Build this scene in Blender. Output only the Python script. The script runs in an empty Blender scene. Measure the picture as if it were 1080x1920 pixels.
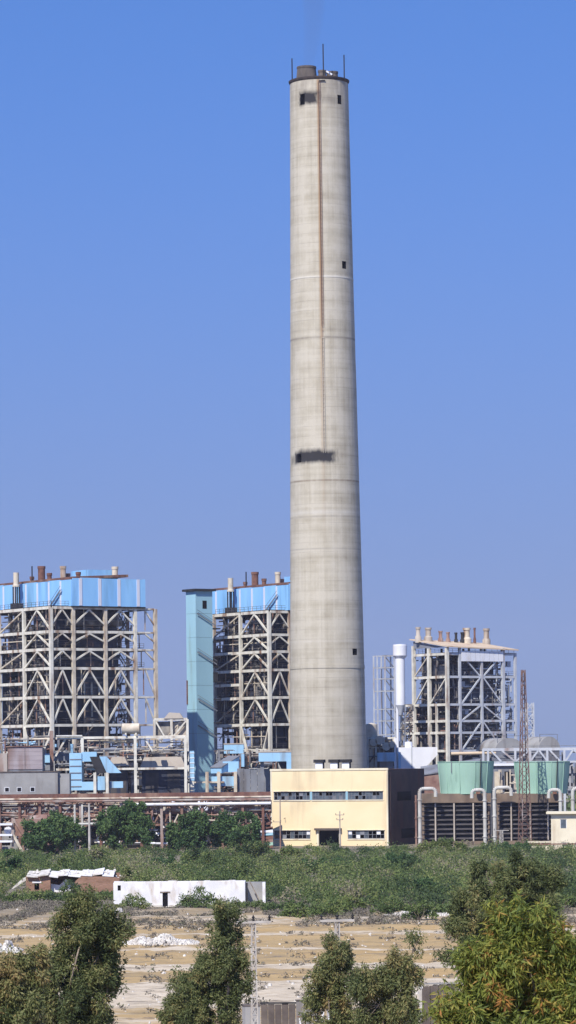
import bpy, bmesh, math, random
import numpy as np
from mathutils import Vector, Matrix

random.seed(11)
rng = np.random.default_rng(11)
R = math.radians
S = bpy.context.scene
COL = S.collection

# ------------------------------------------------------------------ camera
F, HY, H = 6500.0, 1420.0, 22.0          # focal length and horizon row in photo pixels, eye height in metres
ROLL = R(0.6)
cam_d = bpy.data.cameras.new('camera')
cam = bpy.data.objects.new('camera', cam_d)
COL.objects.link(cam)
cam_d.sensor_fit = 'AUTO'
cam_d.sensor_width = 36.0
cam_d.lens = F / 1920 * 36
cam_d.shift_y = (HY - 960) / 1920
cam_d.clip_start = 1.0
cam_d.clip_end = 20000
cam.matrix_world = Matrix.Translation((0, 0, H)) @ Matrix.Rotation(R(90), 4, 'X') @ Matrix.Rotation(-ROLL, 4, 'Z')
S.camera = cam

# ------------------------------------------------------------------ world, sun, exposure
SUN_EL, SUN_AZ = R(47), R(25)            # the sun stands behind the camera, to the left
sdir = Vector((-math.sin(SUN_AZ) * math.cos(SUN_EL), -math.cos(SUN_AZ) * math.cos(SUN_EL), math.sin(SUN_EL)))
W = bpy.data.worlds.new('World')
S.world = W
W.use_nodes = True
nt = W.node_tree
nt.nodes.clear()
sky = nt.nodes.new('ShaderNodeTexSky')
sky.sky_type = 'NISHITA'
sky.sun_disc = False
sky.sun_elevation = SUN_EL
sky.sun_rotation = math.atan2(sdir.x, sdir.y) % (2 * math.pi)
sky.altitude = 0
sky.air_density = 1.0
sky.dust_density = 0.0
sky.ozone_density = 6.0
tc = nt.nodes.new('ShaderNodeTexCoord')
sep = nt.nodes.new('ShaderNodeSeparateXYZ')
ma = nt.nodes.new('ShaderNodeMath'); ma.operation = 'MULTIPLY_ADD'
ma.inputs[1].default_value = 0.9
ma.inputs[2].default_value = 0.26
cmb = nt.nodes.new('ShaderNodeCombineXYZ')
tint = nt.nodes.new('ShaderNodeMixRGB'); tint.blend_type = 'MULTIPLY'
tint.inputs[0].default_value = 1.0
tint.inputs[2].default_value = (0.68, 0.88, 1.20, 1)
bg = nt.nodes.new('ShaderNodeBackground')
bg.inputs[1].default_value = 0.15
wo = nt.nodes.new('ShaderNodeOutputWorld')
L = nt.links.new
L(tc.outputs['Generated'], sep.inputs[0])
L(sep.outputs[0], cmb.inputs[0]); L(sep.outputs[1], cmb.inputs[1])
L(sep.outputs[2], ma.inputs[0]); L(ma.outputs[0], cmb.inputs[2])
L(cmb.outputs[0], sky.inputs[0])
# dusty lavender air low over the horizon, all the way round
mr_ = nt.nodes.new('ShaderNodeMapRange'); mr_.interpolation_type = 'SMOOTHSTEP'
mr_.inputs[1].default_value = -0.06; mr_.inputs[2].default_value = 0.23; mr_.inputs[3].default_value = 1.0; mr_.inputs[4].default_value = 0.0
low = nt.nodes.new('ShaderNodeMixRGB'); low.inputs[2].default_value = (1.48, 1.82, 2.78, 1)
L(sep.outputs[2], mr_.inputs[0]); L(mr_.outputs[0], low.inputs[0])
L(sky.outputs[0], tint.inputs[1]); L(tint.outputs[0], low.inputs[1]); L(low.outputs[0], bg.inputs[0]); L(bg.outputs[0], wo.inputs[0])

sun_d = bpy.data.lights.new('sun', 'SUN')
sun_d.energy = 5.0
sun_d.angle = R(0.5)
sun_d.color = (1.0, 0.93, 0.82)
sun = bpy.data.objects.new('sun', sun_d)
COL.objects.link(sun)
sun.rotation_euler = sdir.to_track_quat('Z', 'Y').to_euler()
sun.location = sdir * 500

S.view_settings.view_transform = 'Standard'
S.view_settings.look = 'None'
S.view_settings.gamma = 1
S.view_settings.exposure = 0.2
S.view_settings.use_curve_mapping = False


# ------------------------------------------------------------------ helpers: photo pixel <-> place
CR, SR = math.cos(ROLL), math.sin(ROLL)
def at(x, y, D):
    xr, yr = x - 540, HY - y
    return Vector(((xr * CR + yr * SR) * D / F, D, H + (-xr * SR + yr * CR) * D / F))

def zat(x, y, D): return at(x, y, D).z

def along(o, d, x, z=None):
    """distance t along the ground direction d from o at which photo column x is met"""
    z = o.z if z is None else z
    T = x - 540
    return (T * o.y - F * CR * o.x + F * SR * (z - H)) / (F * CR * d.x - T * d.y)

def gz(D):                                # ground height: a low hill falls away from the camera to the plain
    t = 19.0 - 0.08 * D
    if t > 1.0: return t
    return max(0.0, 0.25 * (t + 1.0) ** 2) if t > -1 else 0.0


# ------------------------------------------------------------------ helpers: materials
MATS = {}
def nodes_of(name):
    m = bpy.data.materials.new(name)
    m.use_nodes = True
    n = m.node_tree
    b = n.nodes['Principled BSDF']
    return m, n, b

def pmat(name, c1, c2=None, scale=1.0, stretch=(1, 1, 1), rough=0.8, metal=0.0, bump=0.0, c3=None, amt3=0.5,
         scale3=0.35, stretch3=(1, 1, 0.15), corr=None, spec=0.3):
    """weathered paint: two tones in noise, a third tone (rust, soot, dirt) in streaky patches"""
    m, n, b = nodes_of(name)
    geo = n.nodes.new('ShaderNodeNewGeometry')
    def noise(sc, st, det=6):
        mp = n.nodes.new('ShaderNodeMapping'); mp.inputs['Scale'].default_value = st
        nz = n.nodes.new('ShaderNodeTexNoise'); nz.inputs['Scale'].default_value = sc; nz.inputs['Detail'].default_value = det
        n.links.new(geo.outputs['Position'], mp.inputs[0]); n.links.new(mp.outputs[0], nz.inputs['Vector'])
        return nz
    c2 = c2 or tuple(v * 0.75 for v in c1)
    nz = noise(scale, stretch)
    rp = n.nodes.new('ShaderNodeValToRGB')
    rp.color_ramp.elements[0].position = 0.35; rp.color_ramp.elements[0].color = (*c2, 1)
    rp.color_ramp.elements[1].position = 0.62; rp.color_ramp.elements[1].color = (*c1, 1)
    n.links.new(nz.outputs[0], rp.inputs[0])
    out = rp.outputs[0]
    if c3:
        n3 = noise(scale3, stretch3, 8)
        r3 = n.nodes.new('ShaderNodeValToRGB')
        r3.color_ramp.elements[0].position = 0.62 - 0.25 * amt3; r3.color_ramp.elements[0].color = (0, 0, 0, 1)
        r3.color_ramp.elements[1].position = 0.80 - 0.20 * amt3; r3.color_ramp.elements[1].color = (1, 1, 1, 1)
        n.links.new(n3.outputs[0], r3.inputs[0])
        mx = n.nodes.new('ShaderNodeMixRGB')
        n.links.new(r3.outputs[0], mx.inputs[0]); n.links.new(out, mx.inputs[1]); mx.inputs[2].default_value = (*c3, 1)
        out = mx.outputs[0]
    n.links.new(out, b.inputs['Base Color'])
    b.inputs['Roughness'].default_value = rough
    b.inputs['Metallic'].default_value = metal
    b.inputs['Specular IOR Level'].default_value = spec
    if bump:
        bp = n.nodes.new('ShaderNodeBump'); bp.inputs['Strength'].default_value = bump; bp.inputs['Distance'].default_value = 0.3
        nb = noise(scale * 3, stretch)
        n.links.new(nb.outputs[0], bp.inputs['Height']); n.links.new(bp.outputs[0], b.inputs['Normal'])
    MATS[name] = m
    return m

def leafmat(name, ramp, trans=0.3):
    """leaf colour from a per-leaf tint value; light passes through thin leaves"""
    m, n, b = nodes_of(name)
    a = n.nodes.new('ShaderNodeAttribute'); a.attribute_name = 'tint'
    rp = n.nodes.new('ShaderNodeValToRGB')
    els = rp.color_ramp.elements
    els[0].position, els[0].color = ramp[0][0], (*ramp[0][1], 1)
    els[1].position, els[1].color = ramp[-1][0], (*ramp[-1][1], 1)
    for p, c in ramp[1:-1]:
        e = els.new(p); e.color = (*c, 1)
    n.links.new(a.outputs['Fac'], rp.inputs[0])
    n.links.new(rp.outputs[0], b.inputs['Base Color'])
    b.inputs['Roughness'].default_value = 0.6
    b.inputs['Specular IOR Level'].default_value = 0.25
    tr = n.nodes.new('ShaderNodeBsdfTranslucent')
    n.links.new(rp.outputs[0], tr.inputs[0])
    mx = n.nodes.new('ShaderNodeMixShader'); mx.inputs[0].default_value = trans
    n.links.new(b.outputs[0], mx.inputs[1]); n.links.new(tr.outputs[0], mx.inputs[2])
    n.links.new(mx.outputs[0], n.nodes['Material Output'].inputs[0])
    MATS[name] = m
    return m

M_white = pmat('white_steel', (.72, .70, .62), (.56, .54, .47), .6, rough=.6, c3=(.22, .12, .07), amt3=.42, scale3=.5)
M_tan = pmat('tan_steel', (.62, .56, .46), (.48, .42, .33), .6, rough=.7, c3=(.20, .10, .06), amt3=.4, scale3=.4)
M_shaded = pmat('shaded_inner_steel', (.10, .10, .115), (.05, .05, .06), .5, rough=.9, c3=(.17, .10, .075), amt3=.3)  # steel with the shade of the interior put into its colour, rust patches on top
M_rust = pmat('rusty_steel', (.20, .10, .075), (.12, .06, .05), .8, rough=.9, c3=(.30, .20, .15), amt3=.4)
M_rust2 = pmat('pale_rust_steel', (.30, .19, .15), (.19, .10, .08), .5, rough=.9, c3=(.40, .36, .33), amt3=.5)
M_dark = pmat('dark_grating', (.045, .045, .05), (.025, .025, .03), .7, rough=.9)
M_soot = pmat('black_steel', (.03, .03, .035), (.018, .018, .02), .7, rough=.8)
M_furn = pmat('furnace_cladding', (.095, .12, .18), (.05, .065, .10), .25, (1, 1, .3), rough=.6, c3=(.06, .05, .05), amt3=.4)
M_case = pmat('shade_blue_casing', (.034, .044, .075), (.02, .025, .045), .3, rough=.8)  # navy of the deep shadows inside and between the units, painted as base colour
M_clut = pmat('pipe_lagging', (.33, .31, .28), (.07, .066, .075), .35, rough=.7, c3=(.10, .07, .06), amt3=.5)
M_blue = pmat('blue_cladding', (.27, .54, .86), (.21, .46, .80), .25, (1, 1, .15), rough=.55, c3=(.17, .36, .58), amt3=.4)
M_strip = pmat('white_trim', (.62, .66, .78), (.62, .63, .70), .4, rough=.6)
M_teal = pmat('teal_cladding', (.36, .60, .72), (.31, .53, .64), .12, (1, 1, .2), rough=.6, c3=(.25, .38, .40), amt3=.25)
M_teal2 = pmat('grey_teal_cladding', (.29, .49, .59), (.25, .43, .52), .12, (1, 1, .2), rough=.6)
M_duct = pmat('pale_blue_duct', (.34, .58, .80), (.28, .50, .70), .2, rough=.6, c3=(.20, .24, .28), amt3=.35)
M_slate = pmat('slate_sheet', (.22, .235, .27), (.15, .16, .185), .2, rough=.7, c3=(.12, .11, .11), amt3=.4)
M_beige = pmat('beige_sheet', (.48, .43, .37), (.38, .33, .28), .2, rough=.8, c3=(.2, .14, .1), amt3=.35)
M_lilac = pmat('weathered_lilac_sheet', (.36, .32, .34), (.29, .25, .27), .15, (1, 1, 5), rough=.8, c3=(.2, .13, .11), amt3=.45)
M_gwall = pmat('grey_render', (.34, .34, .34), (.27, .27, .27), .3, rough=.9, c3=(.16, .14, .13), amt3=.4)
M_yel = pmat('yellow_render', (.82, .69, .45), (.77, .63, .395), .12, (1, 1, 1.5), rough=.9, c3=(.56, .45, .29), amt3=.2, scale3=.3)
M_brown = pmat('brown_brick_render', (.12, .075, .062), (.08, .052, .046), .3, rough=.95, c3=(.13, .06, .045), amt3=.4)
M_glass = pmat('dusty_window_glass', (.10, .13, .16), (.05, .06, .08), .9, rough=.35, spec=.5)
M_void = pmat('dark_interior', (.012, .012, .015), (.008, .008, .01), 1, rough=.95, spec=.05)
M_green = pmat('green_fan_stack', (.33, .52, .42), (.28, .46, .37), .25, (1, 1, .3), rough=.7, c3=(.14, .25, .19), amt3=.25)
M_cbrown = pmat('brown_concrete', (.23, .175, .13), (.15, .11, .085), .3, rough=.95, c3=(.10, .08, .07), amt3=.5)
M_louv = pmat('dark_louvre', (.085, .08, .085), (.05, .046, .05), .5, rough=.9)
M_cream = pmat('cream_render', (.76, .70, .54), (.68, .62, .47), .3, rough=.9, c3=(.45, .36, .25), amt3=.25)
M_wash = pmat('white_wash', (.82, .82, .84), (.70, .70, .72), .5, rough=.95, c3=(.52, .45, .38), amt3=.45, scale3=.8, stretch3=(1, 1, .4))
M_brick = pmat('mud_brick', (.30, .18, .13), (.22, .13, .09), .7, (1, 1, 2), rough=.95, bump=.3)
M_stone = pmat('pale_stone', (.68, .66, .62), (.45, .42, .38), 1.2, rough=.95)
M_conc = pmat('grey_concrete', (.15, .125, .11), (.09, .075, .07), .8, rough=.95, c3=(.09, .075, .07), amt3=.5)
M_pole = pmat('weathered_pole', (.50, .48, .45), (.36, .33, .30), .9, rough=.9)
M_bark = pmat('bark', (.30, .25, .20), (.12, .09, .07), 2.0, (1, 1, .4), rough=.95, bump=.4)
M_riser = pmat('stained_pipe_paint', (.56, .56, .53), (.42, .41, .38), .4, rough=.7, c3=(.26, .19, .14), amt3=.4)
M_galv = pmat('bluish_steel', (.52, .55, .60), (.42, .45, .50), .5, rough=.6, c3=(.28, .20, .17), amt3=.25)
M_silo = pmat('white_silo_paint', (.78, .80, .85), (.70, .72, .78), .2, rough=.6, c3=(.55, .5, .45), amt3=.2)
M_roof = pmat('tan_roof_sheet', (.62, .50, .36), (.54, .42, .30), .2, rough=.8, c3=(.33, .22, .15), amt3=.25)

# ------------------------------------------------------------------ helpers: meshes and objects
class MB:
    def __init__(s): s.v = []; s.f = []
    def add(s, vs, fs):
        k = len(s.v); s.v += [tuple(v) for v in vs]; s.f += [tuple(i + k for i in f) for f in fs]
    def hexa(s, b, t):
        s.add(list(b) + list(t), [(3, 2, 1, 0), (4, 5, 6, 7), (0, 1, 5, 4), (1, 2, 6, 5), (2, 3, 7, 6), (3, 0, 4, 7)])
    def box(s, x0, x1, y0, y1, z0, z1):
        s.hexa([(x0, y0, z0), (x1, y0, z0), (x1, y1, z0), (x0, y1, z0)], [(x0, y0, z1), (x1, y0, z1), (x1, y1, z1), (x0, y1, z1)])
    def bar(s, p, q, w, h=None):
        p, q = Vector(p), Vector(q); h = h or w
        d = (q - p).normalized()
        up = Vector((0, 0, 1)) if abs(d.z) < .95 else Vector((0, 1, 0))
        a = d.cross(up).normalized() * w / 2; b = a.cross(d).normalized() * h / 2
        s.hexa([p - a - b, p + a - b, p + a + b, p - a + b], [q - a - b, q + a - b, q + a + b, q - a + b])
    def tube(s, p, q, r, r2=None, n=8, cap=True):
        p, q = Vector(p), Vector(q); r2 = r if r2 is None else r2
        d = (q - p).normalized()
        up = Vector((0, 0, 1)) if abs(d.z) < .95 else Vector((0, 1, 0))
        a = d.cross(up).normalized(); b = a.cross(d).normalized()
        vs = []
        for c, rr in ((p, r), (q, r2)):
            for i in range(n):
                t = 2 * math.pi * i / n; vs.append(c + a * math.cos(t) * rr + b * math.sin(t) * rr)
        fs = [(i, (i + 1) % n, n + (i + 1) % n, n + i) for i in range(n)]
        if cap: fs += [tuple(range(n))[::-1], tuple(range(n, 2 * n))]
        s.add(vs, fs)
    def path(s, pts, r, n=8):
        for a, b in zip(pts[:-1], pts[1:]): s.tube(a, b, r, n=n)
    def lathe(s, prof, n=48, c=(0, 0)):
        k = len(prof); vs = []
        for r, z in prof:
            for i in range(n):
                t = 2 * math.pi * i / n; vs.append((c[0] + r * math.cos(t), c[1] + r * math.sin(t), z))
        fs = [(j * n + i, j * n + (i + 1) % n, (j + 1) * n + (i + 1) % n, (j + 1) * n + i) for j in range(k - 1) for i in range(n)]
        s.add(vs, fs)
    def prism(s, poly, y0, y1):
        """polygon in x,z extruded along y"""
        n = len(poly)
        s.add([(x, y0, z) for x, z in poly] + [(x, y1, z) for x, z in poly],
              [tuple(range(n)), tuple(range(2 * n - 1, n - 1, -1))] + [(i, n + i, n + (i + 1) % n, (i + 1) % n) for i in range(n)])
    def build(s, name, mat, parent=None, smooth=False):
        me = bpy.data.meshes.new(name)
        me.from_pydata(s.v, [], s.f)
        bm = bmesh.new(); bm.from_mesh(me); bmesh.ops.recalc_face_normals(bm, faces=bm.faces); bm.to_mesh(me); bm.free()
        me.materials.append(mat)
        if smooth:
            me.shade_smooth()
            try: me.set_sharp_from_angle(angle=R(40))
            except Exception: pass
        o = bpy.data.objects.new(name, me); COL.objects.link(o)
        if parent: o.parent = parent
        return o

UNIT = {}
def unit(mat, kind='box'):
    key = (mat.name, kind)
    if key not in UNIT:
        m = MB()
        if kind == 'box': m.box(-.5, .5, -.5, .5, -.5, .5)
        else: m.tube((0, 0, -.5), (0, 0, .5), .5, n=12)
        o = m.build('piece', mat, smooth=(kind != 'box')); UNIT[key] = o.data
        bpy.data.objects.remove(o)
    return UNIT[key]

def bar(name, p, q, w, mat, parent, h=None, kind='box'):
    """one straight member as its own object, sharing one mesh with all its like"""
    p, q = Vector(p), Vector(q); h = h or w
    d = q - p; ln = d.length; d.normalize()
    up = Vector((0, 1, 0)) if abs(d.z) > .95 else Vector((0, 0, 1))
    a = up.cross(d).normalized(); b = d.cross(a)
    mt = Matrix((a, b, d)).transposed().to_4x4()
    o = bpy.data.objects.new(name, unit(mat, kind)); COL.objects.link(o)
    o.parent = parent
    o.matrix_local = Matrix.Translation((p + q) / 2) @ mt @ Matrix.Diagonal((w, h, ln, 1))
    return o

def slab(name, x0, x1, y0, y1, z0, z1, mat, parent):
    o = bpy.data.objects.new(name, unit(mat)); COL.objects.link(o)
    o.parent = parent
    o.matrix_local = Matrix.Translation(((x0 + x1) / 2, (y0 + y1) / 2, (z0 + z1) / 2)) @ Matrix.Diagonal((x1 - x0, y1 - y0, z1 - z0, 1))
    return o

ORD = ['first', 'second', 'third', 'fourth', 'fifth', 'sixth', 'seventh', 'eighth', 'ninth', 'tenth', 'eleventh', 'twelfth',
       'thirteenth', 'fourteenth', 'fifteenth', 'sixteenth', 'seventeenth']
def tag(o, label, cat, group=None, kind=None):
    if label: o['label'] = label
    if cat: o['category'] = cat
    if group: o['group'] = group
    if kind: o['kind'] = kind
    return o

def thing(name, label, cat, loc, yaw=0, group=None):
    o = bpy.data.objects.new(name, None); COL.objects.link(o)
    o.empty_display_size = .5
    o.location = loc; o.rotation_euler = (0, 0, yaw)
    return tag(o, label, cat, group)

def copy_tree(o, parent=None):
    c = o.copy(); COL.objects.link(c)
    if parent: c.parent = parent
    for ch in list(o.children): copy_tree(ch, c)
    return c

def stuff(o): o['kind'] = 'stuff'; return o

def placed(name, label, cat, x0, D, yaw=0, z=None, group=None, ymid=1420):
    """a thing whose front left foot stands at photo column x0, D metres away"""
    p = at(x0, ymid, D); p.z = gz(D) if z is None else z
    return thing(name, label, cat, p, yaw, group)

def fx(t, x, zm=None):
    """local x of photo column x along the front line of thing t"""
    yaw = t.rotation_euler.z
    return along(Vector((t.location.x, t.location.y, H if zm is None else zm)), Vector((math.cos(yaw), math.sin(yaw), 0)), x, H if zm is None else zm)

def fz(t, y, x=None):
    """local z of photo row y at the thing's front"""
    D = t.location.y
    x = 540 + F * t.location.x / D if x is None else x
    return zat(x, y, D) - t.location.z

# ------------------------------------------------------------------ sky is the world; haze is at the end; ground
def build_ground():
    ys = np.concatenate([np.linspace(-120, 60, 8), np.linspace(75, 250, 30), np.linspace(253, 560, 250), np.linspace(570, 1200, 50),
                         np.linspace(1300, 6000, 20)])
    u = np.concatenate([np.linspace(-1, -.07, 14), np.linspace(-.066, .066, 120), np.linspace(.07, 1, 14)])
    nx, ny = len(u), len(ys)
    X = np.outer(np.ones(ny), u) * 3000 * np.ones((ny, 1))
    Xn = u * 900
    X[:] = np.where(np.abs(u) <= .07, u * 900, np.sign(u) * (63 + (np.abs(u) - .07) / .93 * 2937))[None, :]
    Y = ys[:, None] * np.ones((1, nx))
    Z = np.array([gz(y) for y in ys])[:, None] * np.ones((1, nx))
    # low earth bunds run across the field
    for yb, am, wd, ph in ((300, .35, 3, 0), (322, .25, 2.5, 1), (349, .45, 2.5, 2), (363, .30, 2.0, 3.3), (378, .5, 2.4, 4), (401, .35, 2.5, 5), (418, .3, 2, .7), (441, .5, 3, 2.2), (470, .6, 4, 3), (496, .5, 4, 1.2)):
        cy = yb + 3.0 * np.sin(X * .06 + ph) + 1.2 * np.sin(X * .21 + ph * 2)
        a = am * np.clip(.55 + .45 * np.sin(X * .11 + ph * 3) + .2 * np.sin(X * .37 + ph), 0, 1.2)
        Z += a * np.exp(-((Y - cy) / wd) ** 2)
    nz = .07 * np.sin(X * .9 + Y * .7) * np.sin(Y * .5 - X * .4) + .05 * rng.standard_normal(X.shape)
    Z += np.where((Y > 255) & (Y < 560), nz, 0)
    V = np.stack([X, Y, Z], -1).reshape(-1, 3)
    i = np.arange(ny - 1)[:, None] * nx + np.arange(nx - 1)[None, :]
    Fq = np.stack([i, i + 1, i + 1 + nx, i + nx], -1).reshape(-1, 4)
    me = bpy.data.meshes.new('ground')
    me.from_pydata(V.tolist(), [], Fq.tolist())
    me.shade_smooth()
    m, n, b = nodes_of('sandy_ground')
    geo = n.nodes.new('ShaderNodeNewGeometry')
    def noise(sc, st, det=8, rough=.6):
        mp = n.nodes.new('ShaderNodeMapping'); mp.inputs['Scale'].default_value = st
        z = n.nodes.new('ShaderNodeTexNoise'); z.inputs['Scale'].default_value = sc; z.inputs['Detail'].default_value = det
        z.inputs['Roughness'].default_value = rough
        n.links.new(geo.outputs['Position'], mp.inputs[0]); n.links.new(mp.outputs[0], z.inputs['Vector'])
        return z.outputs[0]
    def ramp(src, stops):
        r = n.nodes.new('ShaderNodeValToRGB'); e = r.color_ramp.elements
        e[0].position, e[0].color = stops[0][0], (*stops[0][1], 1)
        e[1].position, e[1].color = stops[-1][0], (*stops[-1][1], 1)
        for p, c in stops[1:-1]:
            k = e.new(p); k.color = (*c, 1)
        n.links.new(src, r.inputs[0]); return r.outputs[0]
    def mix(f, a, c):
        k = n.nodes.new('ShaderNodeMixRGB')
        n.links.new(f, k.inputs[0]); n.links.new(a, k.inputs[1]); n.links.new(c, k.inputs[2]); return k.outputs[0]
    BW = lambda a, c: [(a, (0, 0, 0)), (c, (1, 1, 1))]
    ochre = ramp(noise(.25, (.4, 1, 1)), [(.28, (.25, .19, .11)), (.5, (.43, .315, .165)), (.62, (.41, .285, .135)), (.78, (.36, .29, .19))])
    cream = ramp(noise(.5, (.5, 1, 1)), [(.3, (.38, .31, .22)), (.5, (.54, .46, .345)), (.75, (.62, .55, .44))])
    # distance along the field warped by noise: alternating fields of ochre soil and cream silt
    sx = n.nodes.new('ShaderNodeSeparateXYZ'); n.links.new(geo.outputs['Position'], sx.inputs[0])
    w = n.nodes.new('ShaderNodeMath'); w.operation = 'MULTIPLY_ADD'
    n.links.new(noise(.06, (.5, 1, 1), 6), w.inputs[0]); w.inputs[1].default_value = 26.0; n.links.new(sx.outputs[1], w.inputs[2])
    mr = n.nodes.new('ShaderNodeMapRange'); mr.inputs[1].default_value = 290 + 13; mr.inputs[2].default_value = 540 + 13
    n.links.new(w.outputs[0], mr.inputs[0])
    g = lambda v: (v, v, v)
    band = ramp(mr.outputs[0], [(0.0, g(.5)), (.05, g(.35)), (.09, g(.95)), (.20, g(.95)), (.225, g(.1)), (.275, g(.12)), (.29, g(.9)),
                                (.315, g(.8)), (.33, g(.05)), (.40, g(.1)), (.415, g(.9)), (.43, g(.2)), (.54, g(.1)), (.57, g(.75)), (.60, g(.15)), (.70, g(.55)), (.78, g(.4)), (1, g(.5))])
    edge = n.nodes.new('ShaderNodeMath'); edge.operation = 'ADD'
    n.links.new(band, edge.inputs[0])
    e2 = n.nodes.new('ShaderNodeMath'); e2.operation = 'MULTIPLY_ADD'; n.links.new(noise(.35, (.35, 1, 1), 10, .7), e2.inputs[0])
    e2.inputs[1].default_value = 1.9; e2.inputs[2].default_value = -.95
    n.links.new(e2.outputs[0], edge.inputs[1])
    base = mix(ramp(edge.outputs[0], BW(.4, .62)), ochre, cream)
    scr = ramp(noise(.45, (.3, 1, 1), 10, .75), BW(.545, .63))                       # grey dead scrub and litter
    brown = ramp(noise(2, (1, 1, 1)), [(.3, (.13, .105, .08)), (.7, (.26, .22, .18))])
    base = mix(scr, base, brown)
    far = n.nodes.new('ShaderNodeMapRange'); far.inputs[1].default_value = 470; far.inputs[2].default_value = 540
    n.links.new(w.outputs[0], far.inputs[0])
    soil = ramp(noise(.4, (1, 1, 1)), [(.3, (.14, .12, .09)), (.7, (.27, .24, .19))])
    base = mix(far.outputs[0], base, soil)
    n.links.new(base, b.inputs['Base Color'])
    b.inputs['Roughness'].default_value = .95
    b.inputs['Specular IOR Level'].default_value = .1
    bp = n.nodes.new('ShaderNodeBump'); bp.inputs['Strength'].default_value = .6; bp.inputs['Distance'].default_value = .25
    n.links.new(noise(1.6, (1, 1, 1), 8), bp.inputs['Height']); n.links.new(bp.outputs[0], b.inputs['Normal'])
    me.materials.append(m)
    o = bpy.data.objects.new('ground', me); COL.objects.link(o)
    o['kind'] = 'structure'
build_ground()

# ------------------------------------------------------------------ the tall chimney
DC = 900.0
def build_chimney():
    base = at(617, 1440, DC); base.z = 0
    t = thing('chimney', 'tall tapering grey concrete chimney with rust streak and soot marks', 'chimney', base)
    t.rotation_euler.y = -R(.22)
    k = DC / F
    zz = lambda y: H + (HY - y) * k
    prof_px = [(1600, 73.5), (1435, 71.5), (1250, 69.5), (860, 64), (525, 59), (155, 54.5)]
    py = [p[0] for p in prof_px][::-1]; pr = [p[1] for p in prof_px][::-1]
    rad = lambda y: float(np.interp(y, py, pr)) * k
    N = 144
    # openings: centre angle from the camera-facing line (degrees, + to the right), rows, half width in columns
    ops = [(-34, 185, 205, 2), (42, 187, 204, 2), (44, 497, 511, 2), (-47, 855, 871, 2), (48, 1219, 1231, 2)]
    rows = sorted(set([1600, 155] + [y for o in ops for y in (o[1], o[2])] + list(range(175, 1600, 18))), reverse=True)
    drop = set()
    for a, y0, y1, hw in ops:
        c = int(round(((a - 90) % 360) / 360 * N))
        for j in range(len(rows) - 1):
            if rows[j] <= y1 and rows[j + 1] >= y0:
                for d in range(-hw, hw): drop.add((j, (c + d) % N))
    m = MB(); vs = []
    for y in rows:
        r = rad(y) + .012 * math.sin(y * 1.7) + .01 * random.uniform(-1, 1)
        for i in range(N):
            th = 2 * math.pi * i / N; vs.append((r * math.cos(th), r * math.sin(th), zz(y)))
    fs = []
    for j in range(len(rows) - 1):
        for i in range(N):
            if (j, i) in drop: continue
            fs.append((j * N + i, j * N + (i + 1) % N, (j + 1) * N + (i + 1) % N, (j + 1) * N + i))
    m.add(vs, fs)
    # concrete with lift bands, streaks, rust line and soot beside the openings
    mt, n, b = nodes_of('chimney_concrete')
    tcn = n.nodes.new('ShaderNodeTexCoord'); sx = n.nodes.new('ShaderNodeSeparateXYZ'); n.links.new(tcn.outputs['Object'], sx.inputs[0])
    def mth(op, a, c=None, d=None, clamp=False):
        q = n.nodes.new('ShaderNodeMath'); q.operation = op; q.use_clamp = clamp
        for i, v in enumerate((a, c, d)):
            if v is None: continue
            if isinstance(v, (int, float)): q.inputs[i].default_value = v
            else: n.links.new(v, q.inputs[i])
        return q.outputs[0]
    def noise(sc, st, det=6, rough=.6):
        mp = n.nodes.new('ShaderNodeMapping'); mp.inputs['Scale'].default_value = st
        z = n.nodes.new('ShaderNodeTexNoise'); z.inputs['Scale'].default_value = sc; z.inputs['Detail'].default_value = det
        z.inputs['Roughness'].default_value = rough
        n.links.new(tcn.outputs['Object'], mp.inputs[0]); n.links.new(mp.outputs[0], z.inputs['Vector'])
        return z.outputs[0]
    def ramp(src, stops):
        r = n.nodes.new('ShaderNodeValToRGB'); e = r.color_ramp.elements
        e[0].position, e[0].color = stops[0][0], (*stops[0][1], 1)
        e[1].position, e[1].color = stops[-1][0], (*stops[-1][1], 1)
        for p, c in stops[1:-1]:
            kk = e.new(p); kk.color = (*c, 1)
        n.links.new(src, r.inputs[0]); return r.outputs[0]
    def mixc(f, a, col):
        q = n.nodes.new('ShaderNodeMixRGB')
        n.links.new(f, q.inputs[0]); n.links.new(a, q.inputs[1])
        if isinstance(col, tuple): q.inputs[2].default_value = (*col, 1)
        else: n.links.new(col, q.inputs[2])
        return q.outputs[0]
    ang = mth('MULTIPLY', mth('ARCTAN2', sx.outputs[0], mth('MULTIPLY', sx.outputs[1], -1.0)), 180 / math.pi)
    z = sx.outputs[2]
    lift = noise(1.0, (.02, .02, .42), 3, .7)
    pour = noise(.35, (.6, .6, .5), 8, .65)
    streak = noise(.9, (1, 1, .03), 5, .6)
    v = mth('ADD', mth('MULTIPLY', lift, .35), mth('ADD', mth('MULTIPLY', pour, .4), mth('MULTIPLY', streak, .33)))
    col = ramp(v, [(.38, (.31, .28, .22)), (.46, (.405, .37, .295)), (.52, (.455, .42, .34)), (.60, (.52, .485, .405))])
    # formwork joints: fine dark lines at each lift
    fr = mth('FRACT', mth('DIVIDE', z, 2.49))
    ln = mth('LESS_THAN', fr, .05)
    lm = mth('MULTIPLY', ln, mth('MULTIPLY', ramp(noise(.25, (1, 1, .4), 4), [(.40, (.15, .15, .15)), (.62, (1, 1, 1))]), .42))
    col = mixc(lm, col, (.22, .195, .165))
    vf = mth('LESS_THAN', mth('FRACT', mth('DIVIDE', ang, 9.0)), .05)
    col = mixc(mth('MULTIPLY', vf, mth('MULTIPLY', ramp(noise(.2, (1, 1, .4), 4), [(.45, (0, 0, 0)), (.66, (1, 1, 1))]), .34)), col, (.22, .195, .165))
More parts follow.
